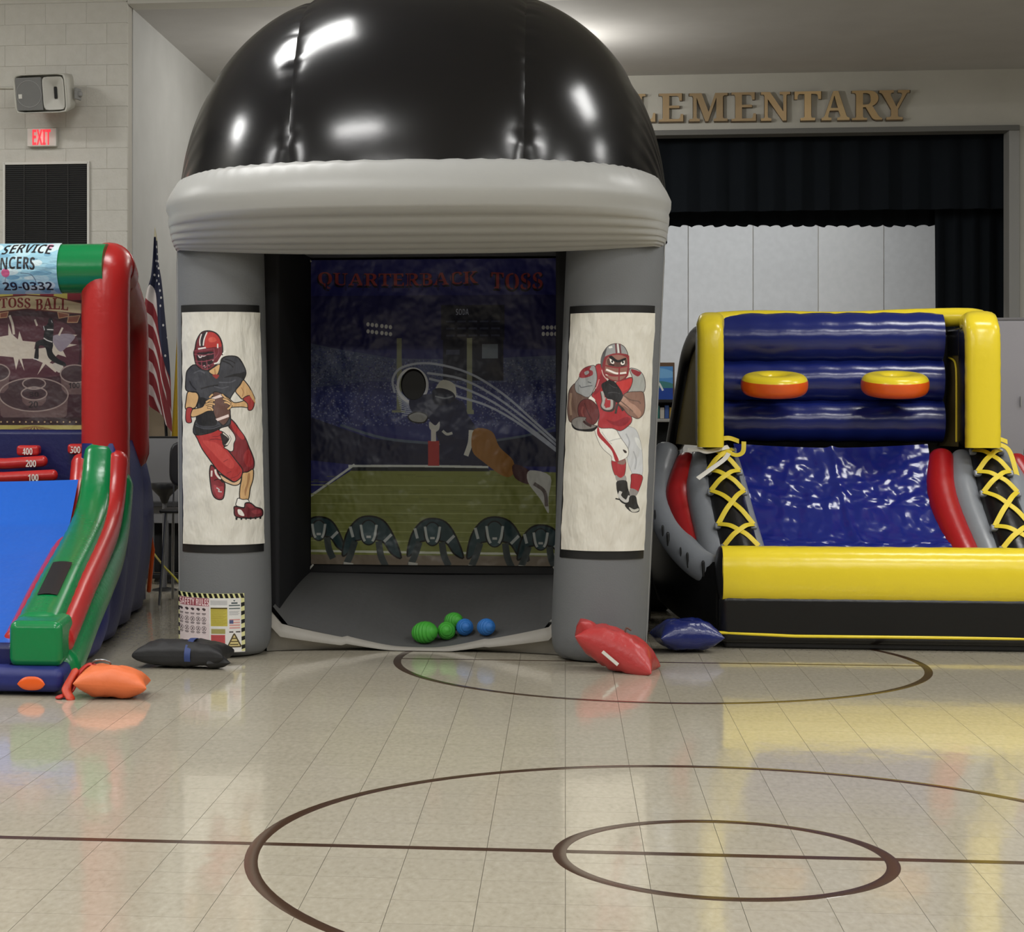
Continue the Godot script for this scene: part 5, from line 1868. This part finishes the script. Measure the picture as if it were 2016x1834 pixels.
func shoe(g, s):
	obj("shoe_tongue", shoe_tube(s, [0, 0, 0, 0, 0], [0.10, 0.11, 0.11, 0.11, 0.10], [0.115, 0.13, 0.14, 0.145, 0.145]), M.vblack, g)
	for side in [-1, 1]:
		var o = -side * s      # side toward the middle counts negative
		var k = 1.0 if side * s > 0 else -1.0
		# upper, stripe
		if k > 0:
			obj("shoe_upper", shoe_tube(s, [0.125, 0.16, 0.16, 0.15, 0.13], [0.13, 0.17, 0.18, 0.18, 0.18], [0.085, 0.12, 0.12, 0.115, 0.10]), M.shoegrey, g)
			obj("shoe_stripe", shoe_tube(s, [0.235, 0.31, 0.30, 0.27, 0.22], [0.16, 0.26, 0.29, 0.30, 0.30], [0.085, 0.12, 0.12, 0.11, 0.08], 20, 1.0, 0.8), M.shoered, g)
		elif s < 0:
			obj("shoe_upper", shoe_tube(s, [-0.10, -0.11, -0.115, -0.12, -0.12], [0.14, 0.15, 0.15, 0.15, 0.14], [0.06, 0.07, 0.075, 0.08, 0.08]), M.shoegrey, g)
		else:
			obj("shoe_upper", shoe_tube(s, [-0.16, -0.20, -0.20, -0.18, -0.16], [0.13, 0.15, 0.16, 0.16, 0.16], [0.08, 0.105, 0.105, 0.095, 0.085]), M.shoegrey, g)
			obj("shoe_stripe", shoe_tube(s, [-0.31, -0.36, -0.36, -0.33, -0.29], [0.14, 0.17, 0.19, 0.19, 0.19], [0.10, 0.115, 0.115, 0.105, 0.08]), M.shoered, g)
	# sole band outside, with its dark print
	var pts := vcat([Vector3(shoe_x(s, 0.385), 1.37, -14.92), Vector3(shoe_x(s, 0.44), 1.18, -14.86), Vector3(shoe_x(s, 0.45), 0.98, -14.7), Vector3(shoe_x(s, 0.37), 0.76, -14.42), Vector3(shoe_x(s, 0.21), 0.585, -14.1), Vector3(shoe_x(s, 0.02), 0.50, -13.93)])
	var rad := []
	for i in pts.size():
		rad.append(lerp(0.075, 0.098, i / float(pts.size() - 1)))
	var sole = obj("sole_band", tube(pts, rad, 18, true, 1.25, Vector3(-s, 0.3, 0.4)), M.shoegrey, g)
	if s < 0:
		for i in 9:
			var p = pts[12 + i * 3 - (i % 2)]
			var q = pts[13 + i * 3]
			var away = Vector3(s * 0.75, 0.1, 0.62).normalized() * 0.096
			obj("sole_mark", tube([p + away + Vector3(0, 0.045, 0), p + away * 1.02 + Vector3(0.008, -0.045, 0)], 0.013 + 0.006 * (i % 3), 6, true, 0.5), M.black, sole)
	# loops and laces
	var half := [0.10, 0.115, 0.12, 0.125, 0.12]
	var ts := [0.06, 0.27, 0.47, 0.68, 0.90]
	var edge = func(i, e, lift):
		var q = slope(ts[i])
		return Vector3(shoe_x(s, 0.0) + q.x * (1.0 if s < 0 else 0.7) + e * half[i], q.y - 0.10 + 0.085 + lift, q.z + 0.055 + lift * 0.6)
	for i in 5:
		for e in [-1, 1]:
			var p = edge.call(i, e, -0.015)
			obj("eyelet", join([[rbox(Vector3(0.055, 0.055, 0.03), 0.012), Transform3D(Basis(Vector3.RIGHT, -0.7), p)]]), M.shoegrey, g)
	for i in 4:
		for e in [-1, 1]:
			var a = edge.call(i, e, 0.0)
			var b = edge.call(i + 1, -e, 0.0)
			var m = (a + b) * 0.5 + Vector3(0, 0.038, 0.034 + 0.006 * e)
			obj("lace", ribbon([a, a.lerp(m, 0.55) + Vector3(0, 0.014, 0.01), m, m.lerp(b, 0.45) + Vector3(0, 0.014, 0.01), b], 0.036), M.lace, g)
	var kn = edge.call(0, 0, 0.05)
	obj("lace", ribbon([edge.call(0, -1.3, 0.05), kn + Vector3(-0.03, 0.02, 0.03), kn + Vector3(0.06, 0.035, 0.03), edge.call(0, 1.4, 0.06)], 0.04), M.lace, g)
	if s < 0:
		obj("loose_strap", ribbon([kn + Vector3(0.06, -0.03, 0.04), kn + Vector3(-0.1, -0.065, 0.14), kn + Vector3(-0.17, -0.05, 0.14), kn + Vector3(-0.25, -0.055, 0.12)], 0.036), M.whitecloth, g)
		obj("loose_strap", ribbon([kn + Vector3(0.07, -0.06, 0.05), kn + Vector3(0.02, -0.12, 0.16), kn + Vector3(-0.1, -0.20, 0.27), kn + Vector3(-0.19, -0.26, 0.34)], 0.034), M.whitecloth, g)
		obj("loose_strap", ribbon([kn + Vector3(0.02, -0.04, 0.05), kn + Vector3(0.1, -0.09, 0.1), kn + Vector3(0.16, -0.07, 0.1), kn + Vector3(0.17, 0.01, 0.08)], 0.034), M.lace, g)
	else:
		obj("loose_strap", ribbon([kn + Vector3(0.05, 0.0, 0.04), kn + Vector3(0.14, -0.05, 0.05), kn + Vector3(0.18, -0.22, 0.12), kn + Vector3(0.21, -0.42, 0.2)], 0.036), M.lace, g)

func ribbon(points, w) -> ArrayMesh:
	var p = vcat(points)
	var rows := []
	for i in p.size():
		var d: Vector3 = (p[min(i + 1, p.size() - 1)] - p[max(i - 1, 0)]).normalized()
		var side: Vector3 = d.cross(Vector3(0, 0.6, 0.8)).normalized() * w * 0.5
		var n: Vector3 = side.cross(d).normalized() * 0.002
		rows.append(PackedVector3Array([p[i] - side - n, p[i] - side + n, p[i] + side + n, p[i] + side - n]))
	return grid(rows, true, true)

func hoop(g, at):
	var lean := Basis(Vector3.RIGHT, deg_to_rad(9))
	var profile = func(a0, a1, n):
		var rows := []
		for i in 49:
			var w = TAU * i / 48
			var row := PackedVector3Array()
			for k in n + 1:
				var a = lerp(a0, a1, k / float(n))
				var q = 1.0 / pow(pow(abs(cos(a)), 2.6) + pow(abs(sin(a)), 2.6), 1.0 / 2.6)
				var pucker = 1.0 + 0.02 * sin(i * 5.3 + 2.0 * sin(i * 1.1)) * (1.0 if cos(a) < 0.3 else 0.3)
				var r = 0.158 + cos(a) * q * 0.092 * pucker
				row.append(at + lean * Vector3(cos(w) * r, sin(a) * q * 0.083, sin(w) * r))
			rows.append(row)
		return grid(rows)
	var h = obj("hoop", profile.call(0.42, PI + 0.3, 20), M.yellow, g)
	obj("hoop_rim", profile.call(-1.9, 0.44, 20), M.orange, h)
	obj("hoop_underside", profile.call(PI + 0.28, TAU - 1.88, 12), M.vblack, h)
	obj("hoop_strap", tube([at + Vector3(0, 0.0, -0.15), at + Vector3(0, -0.02, -0.32)], 0.06, 12), M.vblack, h)

# ---------------------------------------------------------------- loose things
func small_things():
	balls()
	bags()
	flags()
	left_gap()
	right_side()

func balls():
	var list = [[836, 1246, 0.078, 0.105, 13.52, 0, 0.5, "green spiral foam football lying leftmost of the five, pointed end to the left"], [879, 1245, 0.064, 0.09, 13.56, 0, 1.5, "green spiral foam football with its tip facing out, in the middle of the pile"], [893, 1226, 0.062, 0.088, 13.74, 0, 0.9, "green spiral foam football at the back of the pile, above the others"], [915, 1244, 0.060, 0.088, 13.56, 1, 1.35, "blue spiral foam football touching the green ones"], [957, 1250, 0.060, 0.088, 13.43, 1, 1.1, "blue spiral foam football lying rightmost, half behind the hem"]]
	var mats = [creased(srgb(62, 156, 48), 0.6, M.fine, 4.0, 0.3), creased(srgb(38, 104, 176), 0.6, M.fine, 4.0, 0.3)]
	for q in list:
		var at = spot(q[0], q[1], q[4])
		var u = (at.x + 2.02) / 1.975
		var e = abs(u * 2.0 - 1.0)
		var v = clamp((at.z + 14.99) / (-13.42 + 0.22 * e * e + 14.99), 0.0, 1.0)
		var y = mat_point(u, v).y
		var c = Vector3(at.x, y + q[2] * 1.02, at.z)
		var o = lobj("foam_football", spiral_ball(q[2], q[3]), mats[q[5]], self, c, Basis(Vector3.UP, -q[6]) * Basis(Vector3.BACK, 0.18))
		tag(o, q[7], "ball", "foam footballs in the booth")

func spiral_ball(r, half) -> ArrayMesh:
	var rows := []
	for i in 73:
		var t = i / 72.0 * 2.0 - 1.0
		var row := PackedVector3Array()
		var prof = r * pow(max(0.0, 1.0 - pow(abs(t), 2.1)), 0.62)
		for k in 32:
			var a = TAU * k / 32
			var g = 1.0 - 0.10 * pow(0.5 + 0.5 * cos(t * 24.0 + a), 3.0) * (1.0 if abs(t) < 0.97 else 0.0)
			row.append(Vector3(t * half, cos(a) * prof * g, sin(a) * prof * g))
		rows.append(row)
	return grid(rows, true)

func bags():
	# black bag with blue strap in front of the left pillar
	var bag = thing("sandbag", "black nylon sandbag with blue strap before the left pillar", "sandbag", Vector3(-2.50, 0, -12.45))
	var turn := Basis(Vector3.UP, deg_to_rad(-3))
	var cloth = creased(srgb(30, 30, 32), 0.6, M.wrinkle, 3.0, 0.35)
	lobj("bag", pillow(Vector3(0.61, 0.18, 0.34), 0.28, 0.02, 26, 1.0), cloth, bag, Vector3(0.0, 0.085, 0), turn)
	var st := []
	for i in 15:
		var a = lerp(-0.35, PI + 0.35, i / 14.0)
		st.append(Vector3(0.045, 0.087 + sin(a) * 0.097, cos(a) * 0.165))
	lobj("strap", ribbon_x(st, 0.04), creased(srgb(44, 62, 116), 0.6, M.fine, 6.0, 0.3), bag, Vector3(0.02, 0, 0), turn)
	lobj("bag_end", pillow(Vector3(0.16, 0.10, 0.2), 0.5, 0.02, 12, 2.0), cloth, bag, Vector3(0.225, 0.045, 0.07), Basis(Vector3.UP, 0.4))
	# orange bag by the toss game
	bag = thing("sandbag", "orange vinyl sandbag tied with a red strap beside the ball toss game", "sandbag", Vector3(-2.68, 0, -11.12))
	lobj("bag", pillow(Vector3(0.43, 0.20, 0.33), 0.45, 0.02, 26, 3.0), creased(srgb(216, 108, 58), 0.5, M.wrinkle, 3.0, 0.4), bag, Vector3(0.02, 0.088, 0), Basis(Vector3.UP, deg_to_rad(8)) * Basis(Vector3.BACK, deg_to_rad(-4)))
	lobj("strap", tube(vcat([Vector3(-0.27, 0.012, 0.12), Vector3(-0.22, 0.04, 0.05), Vector3(-0.19, 0.13, 0.0), Vector3(-0.13, 0.185, -0.03), Vector3(-0.07, 0.17, -0.02)]), 0.026, 10, true, 0.4), creased(srgb(176, 40, 30), 0.5, M.wrinkle, 3.0, 0.4), bag)
	lobj("tie_band", tube(vcat([Vector3(-0.20, 0.01, 0.13), Vector3(-0.235, 0.06, 0.08), Vector3(-0.2, 0.15, 0.03)]), 0.03, 10, true, 0.5), creased(srgb(190, 62, 36), 0.5, M.wrinkle, 3.0, 0.4), bag)
	var ring := []
	for i in 13:
		var a = TAU * i / 12
		ring.append(Vector3(-0.05 + cos(a) * 0.055, 0.195 + sin(a) * 0.024, -0.02 + sin(a) * 0.02))
	lobj("carabiner", tube(ring, 0.006, 8, false), M.metal, bag)
	# red bag against the right pillar
	bag = thing("sandbag", "red vinyl sandbag slumped against the right pillar with white label", "sandbag", Vector3(0.32, 0, -12.55))
	var redv = creased(srgb(172, 54, 54), 0.34, M.wrinkle, 2.6, 0.6)
	lobj("bag", pillow(Vector3(0.54, 0.27, 0.36), 0.45, 0.025, 28, 5.0), redv, bag, Vector3(0.02, 0.125, 0.0), Basis(Vector3.UP, deg_to_rad(-12)) * Basis(Vector3.BACK, deg_to_rad(-24)))
	lobj("bag_neck", pillow(Vector3(0.22, 0.16, 0.2), 0.5, 0.03, 16, 6.0), redv, bag, Vector3(-0.17, 0.225, -0.02), Basis(Vector3.BACK, deg_to_rad(-62)))
	lobj("label_tape", rbox(Vector3(0.13, 0.022, 0.004), 0.0015), M.offwhite, bag, Vector3(-0.035, 0.105, 0.185), Basis(Vector3.BACK, deg_to_rad(-40)) * Basis(Vector3.RIGHT, -0.25))
	lobj("tie_cord", tube(vcat([Vector3(-0.12, 0.22, 0.08), Vector3(-0.09, 0.27, 0.05), Vector3(-0.04, 0.26, 0.07)]), 0.009, 8), creased(srgb(92, 60, 48), 0.6, M.fine, 5.0, 0.3), bag)
	lobj("tie_cord", tube(vcat([Vector3(0.06, 0.22, 0.05), Vector3(0.07, 0.28, 0.04), Vector3(0.10, 0.27, 0.05)]), 0.006, 8), creased(srgb(92, 60, 48), 0.6, M.fine, 5.0, 0.3), bag)
	# blue bag in the shade by the basketball game
	bag = thing("sandbag", "dark blue vinyl sandbag in the shade beside the basketball game", "sandbag", Vector3(0.84, 0, -13.56))
	lobj("bag", pillow(Vector3(0.45, 0.24, 0.34), 0.48, 0.025, 26, 9.0), creased(srgb(22, 34, 98), 0.25, M.wrinkle, 2.4, 0.7), bag, Vector3(0, 0.112, 0), Basis(Vector3.UP, 0.2))

func ribbon_x(points, w) -> ArrayMesh:
	var rows := []
	for i in points.size():
		var d: Vector3 = (points[min(i + 1, points.size() - 1)] - points[max(i - 1, 0)]).normalized()
		var side := Vector3(w * 0.5, 0, 0)
		var n: Vector3 = side.cross(d).normalized() * 0.003
		rows.append(PackedVector3Array([points[i] - side - n, points[i] - side + n, points[i] + side + n, points[i] + side - n]))
	return grid(rows, true, true)

func flags():
	# national flag hanging from a floor pole
	var d := 18.3
	var top = spot(305, 447, d)
	var foot = spot(330, 900, d)
	var f = thing("flag", "furled US flag hanging on a pole with a pale spear tip", "flag", Vector3(foot.x, 0, -d))
	var dir = (top - foot).normalized()
	obj("pole", tube([Vector3(foot.x + 0.03, 0.04, -d), foot, top - dir * 0.12], 0.016, 10), M.black, f)
	obj("spear_tip", tube([top - dir * 0.13, top - dir * 0.07, top], PackedFloat32Array([0.017, 0.012, 0.002]), 10), plain(srgb(176, 168, 140), 0.4), f)
	obj("stand", tube([Vector3(foot.x + 0.03, 0.0, -d), Vector3(foot.x + 0.03, 0.03, -d), Vector3(foot.x + 0.03, 0.06, -d)], PackedFloat32Array([0.16, 0.15, 0.03]), 24, false), M.black, f)
	var m = print_material(flag_print(), 0.7, 0.0)
	var left := vcat([Vector3(303, 466, 0), Vector3(298, 540, 0), Vector3(286, 600, 0), Vector3(285, 760, 0), Vector3(298, 800, 0), Vector3(318, 836, 0), Vector3(333, 854, 0)])
	var right := vcat([Vector3(307, 466, 0), Vector3(313, 520, 0), Vector3(319, 560, 0), Vector3(326, 640, 0), Vector3(333, 720, 0), Vector3(335, 800, 0), Vector3(336, 852, 0)])
	var xa = func(list, y):
		for i in list.size() - 1:
			if y <= list[i + 1].y:
				return lerp(list[i].x, list[i + 1].x, clamp((y - list[i].y) / (list[i + 1].y - list[i].y), 0.0, 1.0))
		return list[list.size() - 1].x
	var rows := []
	var uvs := PackedVector2Array()
	for i in 61:
		var row := PackedVector3Array()
		for j in 41:
			var u = j / 40.0
			var y = lerp(466.0, lerp(800.0, 853.0, u), i / 60.0)
			var x = lerp(xa.call(left, y), xa.call(right, y), u)
			var deep = 0.02 + 0.10 * i / 60.0
			var c = spot(x, y, d - 0.08)
			row.append(c + Vector3(0, 0, deep * sin(u * 9.0 + i * 0.03) * 0.6))
			uvs.append(Vector2((x - 284.0) / 56.0, (y - 462.0) / 394.0))
		rows.append(row)
	var cloth := grid(rows)
	var arr := cloth.surface_get_arrays(0)
	arr[Mesh.ARRAY_TEX_UV] = uvs
	cloth = ArrayMesh.new()
	cloth.add_surface_from_arrays(Mesh.PRIMITIVE_TRIANGLES, arr)
	obj("cloth", cloth, m, f)
	# yellow flag behind it, mostly hidden by the pillar
	var y0 = spot(350, 590, 19.4)
	var y1 = spot(342, 880, 19.4)
	var g = thing("flag", "yellow flag hanging behind the left pillar, only a narrow strip showing", "flag", Vector3(y0.x + 0.02, 0, -19.4))
	obj("pole", tube([Vector3(y0.x + 0.03, 0.03, -19.45), Vector3(y0.x + 0.03, 3.2, -19.45)], 0.016, 10), M.black, g)
	obj("stand", tube([Vector3(y0.x + 0.03, 0.0, -19.45), Vector3(y0.x + 0.03, 0.03, -19.45), Vector3(y0.x + 0.03, 0.06, -19.45)], PackedFloat32Array([0.16, 0.15, 0.03]), 24, false), M.black, g)
	obj("cloth", sheet(func(u, v):
		var w = lerp(0.03, 0.2, v) * u
		return Vector3(lerp(y0.x + 0.02, y1.x - 0.035, v) + w, lerp(y0.y + 0.15, y1.y - 0.1, v), -19.4 + 0.03 * sin(u * 9.0)), 20, 20), creased(srgb(206, 170, 40), 0.6, M.wrinkle, 2.0, 0.4), g)

func left_gap():
	# folded lunch table on its rolling frame, between the toss game and the booth
	var d := 18.0
	var x0 = spot(262, 900, d).x
	var x1 = spot(420, 900, d).x
	var y1 = spot(300, 861, d).y
	var y0 = spot(300, 1030, d).y
	var t = thing("folded_table", "grey folded lunch table on a rolling frame between the games", "table", Vector3((x0 + x1) * 0.5, 0, -d))
	boxed("tabletop", Vector3(x0, y0, -d - 0.06), Vector3(x1, y1, -d - 0.02), plain(srgb(128, 128, 130), 0.45), t, 0.008)
	boxed("edge_strip", Vector3(x0, y1 - 0.005, -d - 0.065), Vector3(x1, y1 + 0.012, -d - 0.015), M.black, t, 0.004)
	boxed("cross_rail", Vector3(x0, 0.735, -d + 0.0), Vector3(x1, 0.79, -d + 0.04), plain(srgb(60, 60, 62), 0.4), t, 0.01)
	for k in 6:
		var x = lerp(x0 + 0.04, x1 - 0.04, k / 5.0)
		obj("leg", tube([Vector3(x, 0.08, -d - 0.03), Vector3(x, y0 + 0.02, -d - 0.03)], 0.022, 10), plain(srgb(110, 110, 112), 0.35), t)
	boxed("floor_rail", Vector3(x0, 0.05, -d - 0.08), Vector3(x1, 0.10, -d + 0.02), M.black, t, 0.012)
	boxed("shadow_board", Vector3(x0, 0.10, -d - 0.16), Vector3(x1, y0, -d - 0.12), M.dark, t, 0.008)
	# tan cardboard leaning above it
	var c0 = spot(270, 862, 18.5)
	var c1 = spot(334, 800, 18.5)
	var cb = boxed("tan_board", Vector3(c0.x, 0.0, -18.56), Vector3(c1.x, c1.y, -18.53), plain(srgb(140, 124, 102), 0.7), self, 0.004)
	tag(cb, "tan board standing behind the folded table under the flag", "board")
	# stools of the table: seats folded out before it
	for q in [[324, 958, 17.4]]:
		var p = spot(q[0], q[1], q[2])
		var s = thing("stool", "black table stool on a grey post before the folded table", "stool", Vector3(p.x, 0, p.z))
		obj("seat", tube([Vector3(p.x, p.y - 0.02, p.z), Vector3(p.x, p.y, p.z), Vector3(p.x, p.y + 0.035, p.z)], PackedFloat32Array([0.13, 0.142, 0.13]), 24, false), plain(srgb(30, 30, 32), 0.4), s)
		obj("seat_socket", tube([Vector3(p.x, p.y - 0.15, p.z), Vector3(p.x, p.y - 0.09, p.z), Vector3(p.x, p.y - 0.02, p.z)], PackedFloat32Array([0.028, 0.05, 0.12]), 18, false), plain(srgb(26, 26, 28), 0.5), s)
		obj("post", tube([Vector3(p.x, 0.02, p.z), Vector3(p.x, p.y - 0.1, p.z)], 0.022, 12), plain(srgb(104, 104, 106), 0.35), s)
		obj("foot", tube([Vector3(p.x, 0.0, p.z), Vector3(p.x, 0.012, p.z), Vector3(p.x, 0.03, p.z)], PackedFloat32Array([0.12, 0.11, 0.03]), 18, false), M.black, s)
	# black chair whose back shows beside the pillar
	var b0 = spot(334, 868, 16.6)
	var ch = thing("chair", "black plastic chair with rounded back beside the left pillar", "chair", Vector3(b0.x + 0.22, 0, -16.6))
	var bk := rbox(Vector3(0.42, 0.42, 0.035), 0.017, true)
	obj("backrest", join([[round_panel(0.42, 0.40, 0.03), Transform3D(Basis(Vector3.RIGHT, -0.1), Vector3(b0.x + 0.21, b0.y - 0.20, -16.6))]]), plain(srgb(24, 24, 26), 0.45), ch)
	obj("seat", join([[rbox(Vector3(0.42, 0.03, 0.42), 0.014, true), Transform3D(Basis(), Vector3(b0.x + 0.21, 0.80, -16.36))]]), plain(srgb(24, 24, 26), 0.45), ch)
	for sx in [-1, 1]:
		obj("leg", tube([Vector3(b0.x + 0.21 + sx * 0.16, 0.79, -16.22), Vector3(b0.x + 0.21 + sx * 0.2, 0.0, -16.12)], 0.012, 8), M.metal, ch)
		obj("leg", tube([Vector3(b0.x + 0.21 + sx * 0.17, 1.1, -16.6), Vector3(b0.x + 0.21 + sx * 0.17, 0.78, -16.56), Vector3(b0.x + 0.21 + sx * 0.2, 0.0, -16.68)], 0.012, 8), M.metal, ch)
	# yellow cord
	var cp := []
	for q in [[292, 1074, 16.7], [308, 1096, 16.5], [325, 1117, 16.2], [345, 1138, 15.9], [366, 1165, 15.6]]:
		cp.append(spot(q[0], q[1], q[2]))
	cp.append(Vector3(cp[4].x + 0.1, 0.012, cp[4].z + 0.1))
	var co = obj("cord", tube(vcat(cp), 0.009, 8), plain(srgb(196, 184, 70), 0.5))
	tag(co, "thin yellow cord slanting down from the toss game to the booth", "cord")

func round_panel(w, h, thick) -> ArrayMesh:
	var rows := []
	for s in [[-0.5, 0.02], [-0.5, 0.9], [-0.3, 1.0], [0.3, 1.0], [0.5, 0.9], [0.5, 0.02]]:
		var row := PackedVector3Array()
		for k in 40:
			var a = TAU * k / 40
			var q = 1.0 / pow(pow(abs(cos(a)), 4.5) + pow(abs(sin(a)), 4.5), 1.0 / 4.5)
			row.append(Vector3(cos(a) * q * w * 0.5 * s[1], sin(a) * q * h * 0.5 * s[1], s[0] * thick))
		rows.append(row)
	return grid(rows, true)

func right_side():
	# tall grey cabinet right of the basketball game
	var d := 17.2
	var a = spot(1958, 953, d)
	var b = spot(2120, 627, d)
	var k = thing("cabinet", "tall pale grey cabinet on a dark base right of the basketball game", "cabinet", Vector3((a.x + b.x) * 0.5, 0, -d - 0.3))
	boxed("body", Vector3(a.x, a.y, -d - 0.6), Vector3(b.x, b.y, -d - 0.02), plain(srgb(150, 148, 152), 0.45), k, 0.008)
	boxed("base", Vector3(a.x + 0.02, 0.0, -d - 0.58), Vector3(b.x - 0.02, a.y, -d - 0.06), M.black, k, 0.01)
	boxed("top_edge", Vector3(a.x - 0.004, b.y - 0.01, -d - 0.61), Vector3(b.x + 0.004, b.y + 0.012, -d - 0.01), plain(srgb(112, 110, 112), 0.5), k, 0.004)
	var dr = boxed("door", Vector3(a.x + 0.008, a.y + 0.01, -d - 0.022), Vector3(b.x - 0.008, b.y - 0.02, -d), plain(srgb(152, 149, 154), 0.42), k, 0.006)
	var hp = spot(2010, 790, d - 0.02)
	lobj("handle", rbox(Vector3(0.012, 0.09, 0.02), 0.004), M.trim, dr, hp - origin_of(dr))
	# book cart in the gap between the right pillar and the basketball game
	d = 17.6
	var c0 = spot(1268, 800, d)
	var c1 = spot(1345, 800, d)
	var cart = thing("book_cart", "dark metal book cart seen in the gap beside the basketball game", "cart", Vector3((c0.x + c1.x) * 0.5, 0, -d))
	var sh = [spot(1300, 786, d).y, spot(1300, 824, d).y, spot(1300, 905, d).y, spot(1300, 992, d).y, 0.16]
	for i in sh.size():
		boxed("shelf", Vector3(c0.x, sh[i] - 0.03, -d - 0.34), Vector3(c1.x, sh[i], -d), M.black if i == 0 else plain(srgb(168, 166, 162), 0.5), cart, 0.006)
	for x in [c0.x + 0.015, c1.x - 0.015]:
		boxed("upright", Vector3(x - 0.015, 0.04, -d - 0.34), Vector3(x + 0.015, sh[0], -d - 0.30), M.black, cart, 0.005)
		boxed("upright", Vector3(x - 0.015, 0.04, -d - 0.04), Vector3(x + 0.015, sh[0], -d - 0.001), plain(srgb(150, 150, 150), 0.4), cart, 0.005)
	boxed("back_sheet", Vector3(c0.x, 0.16, -d - 0.35), Vector3(c1.x, sh[0], -d - 0.33), M.dark, cart, 0.003)
	var rng := RandomNumberGenerator.new()
	rng.seed = 9
	var cols = [srgb(150, 60, 44), srgb(52, 120, 110), srgb(196, 190, 178), srgb(60, 90, 150), srgb(186, 150, 60), srgb(90, 60, 90)]
	var words = ["rust red", "teal", "cream", "blue", "ochre", "plum"]
	var x = c0.x + 0.05
	for i in 6:
		var w = rng.randf_range(0.03, 0.045)
		var h = rng.randf_range(0.10, 0.13)
		var bk = thing("book", "%s book standing on the upper shelf of the book cart" % words[i], "book", Vector3(x + w * 0.5, sh[1] + 0.001, -d - 0.12), "books on the cart")
		lobj("cover", rbox(Vector3(w, h, 0.12), 0.004), plain(cols[i], 0.5), bk, Vector3(0, h * 0.5, 0))
		lobj("page_block", rbox(Vector3(w - 0.008, h - 0.008, 0.114), 0.002), M.white, bk, Vector3(0, h * 0.5 + 0.002, -0.008))
		x += w + 0.004
	# picture board standing on the cart
	var p0 = spot(1286, 786, d)
	var p1 = spot(1326, 714, d)
	var pb = thing("picture_board", "small blue landscape picture with brown frame standing on the book cart", "picture", Vector3((p0.x + p1.x) * 0.5, sh[0], -d - 0.1))
	var w = p1.x - p0.x
	var h = p1.y - sh[0]
	lobj("frame", rbox(Vector3(w + 0.03, h + 0.01, 0.02), 0.004), plain(srgb(96, 70, 48), 0.5), pb, Vector3(0, h * 0.5, -0.012))
	var pr := Print.new(self, 200, 360, srgb(84, 144, 206))
	pr.frame(0, 0, 100, 180)
	pr.poly(srgb(120, 176, 222), [0, 20, 40, 10, 100, 30, 100, 60, 0, 60])
	pr.poly(srgb(70, 130, 130), [0, 90, 40, 80, 100, 95, 100, 120, 0, 120])
	pr.rect(srgb(44, 76, 160), 0, 118, 100, 62)
	pr.line(srgb(230, 230, 230), 10, [0, 60, 30, 90, 50, 130])
	var pm = print_material(pr.done(), 0.3)
	lobj("picture", sheet(func(u, v): return Vector3(lerp(-w * 0.5, w * 0.5, u), lerp(h - 0.03, 0.0, v), 0.0), 1, 1), pm, pb)
	# dark duffel and pale carton low in the gap
	var df = thing("duffel_bag", "dark duffel bag on the floor in the gap behind the right pillar", "bag", Vector3(0.70, 0, -16.2))
	lobj("bag", pillow(Vector3(0.5, 0.42, 0.4), 0.4, 0.05, 20, 12.0), plain(srgb(30, 32, 36), 0.7), df, Vector3(0, 0.18, 0))
	lobj("handle", tube(vcat([Vector3(-0.1, 0.36, 0), Vector3(-0.05, 0.44, 0), Vector3(0.05, 0.44, 0), Vector3(0.1, 0.36, 0)]), 0.012, 8), M.black, df)
	var kx = thing("carton", "small pale carton on the floor in front of the dark duffel bag", "box", Vector3(0.62, 0, -15.6))
	lobj("box", rbox(Vector3(0.12, 0.3, 0.16), 0.006), plain(srgb(120, 118, 114), 0.6), kx, Vector3(0, 0.15, 0))
	lobj("flap", rbox(Vector3(0.12, 0.004, 0.08), 0.001), plain(srgb(136, 134, 130), 0.6), kx, Vector3(0, 0.302, 0.04))
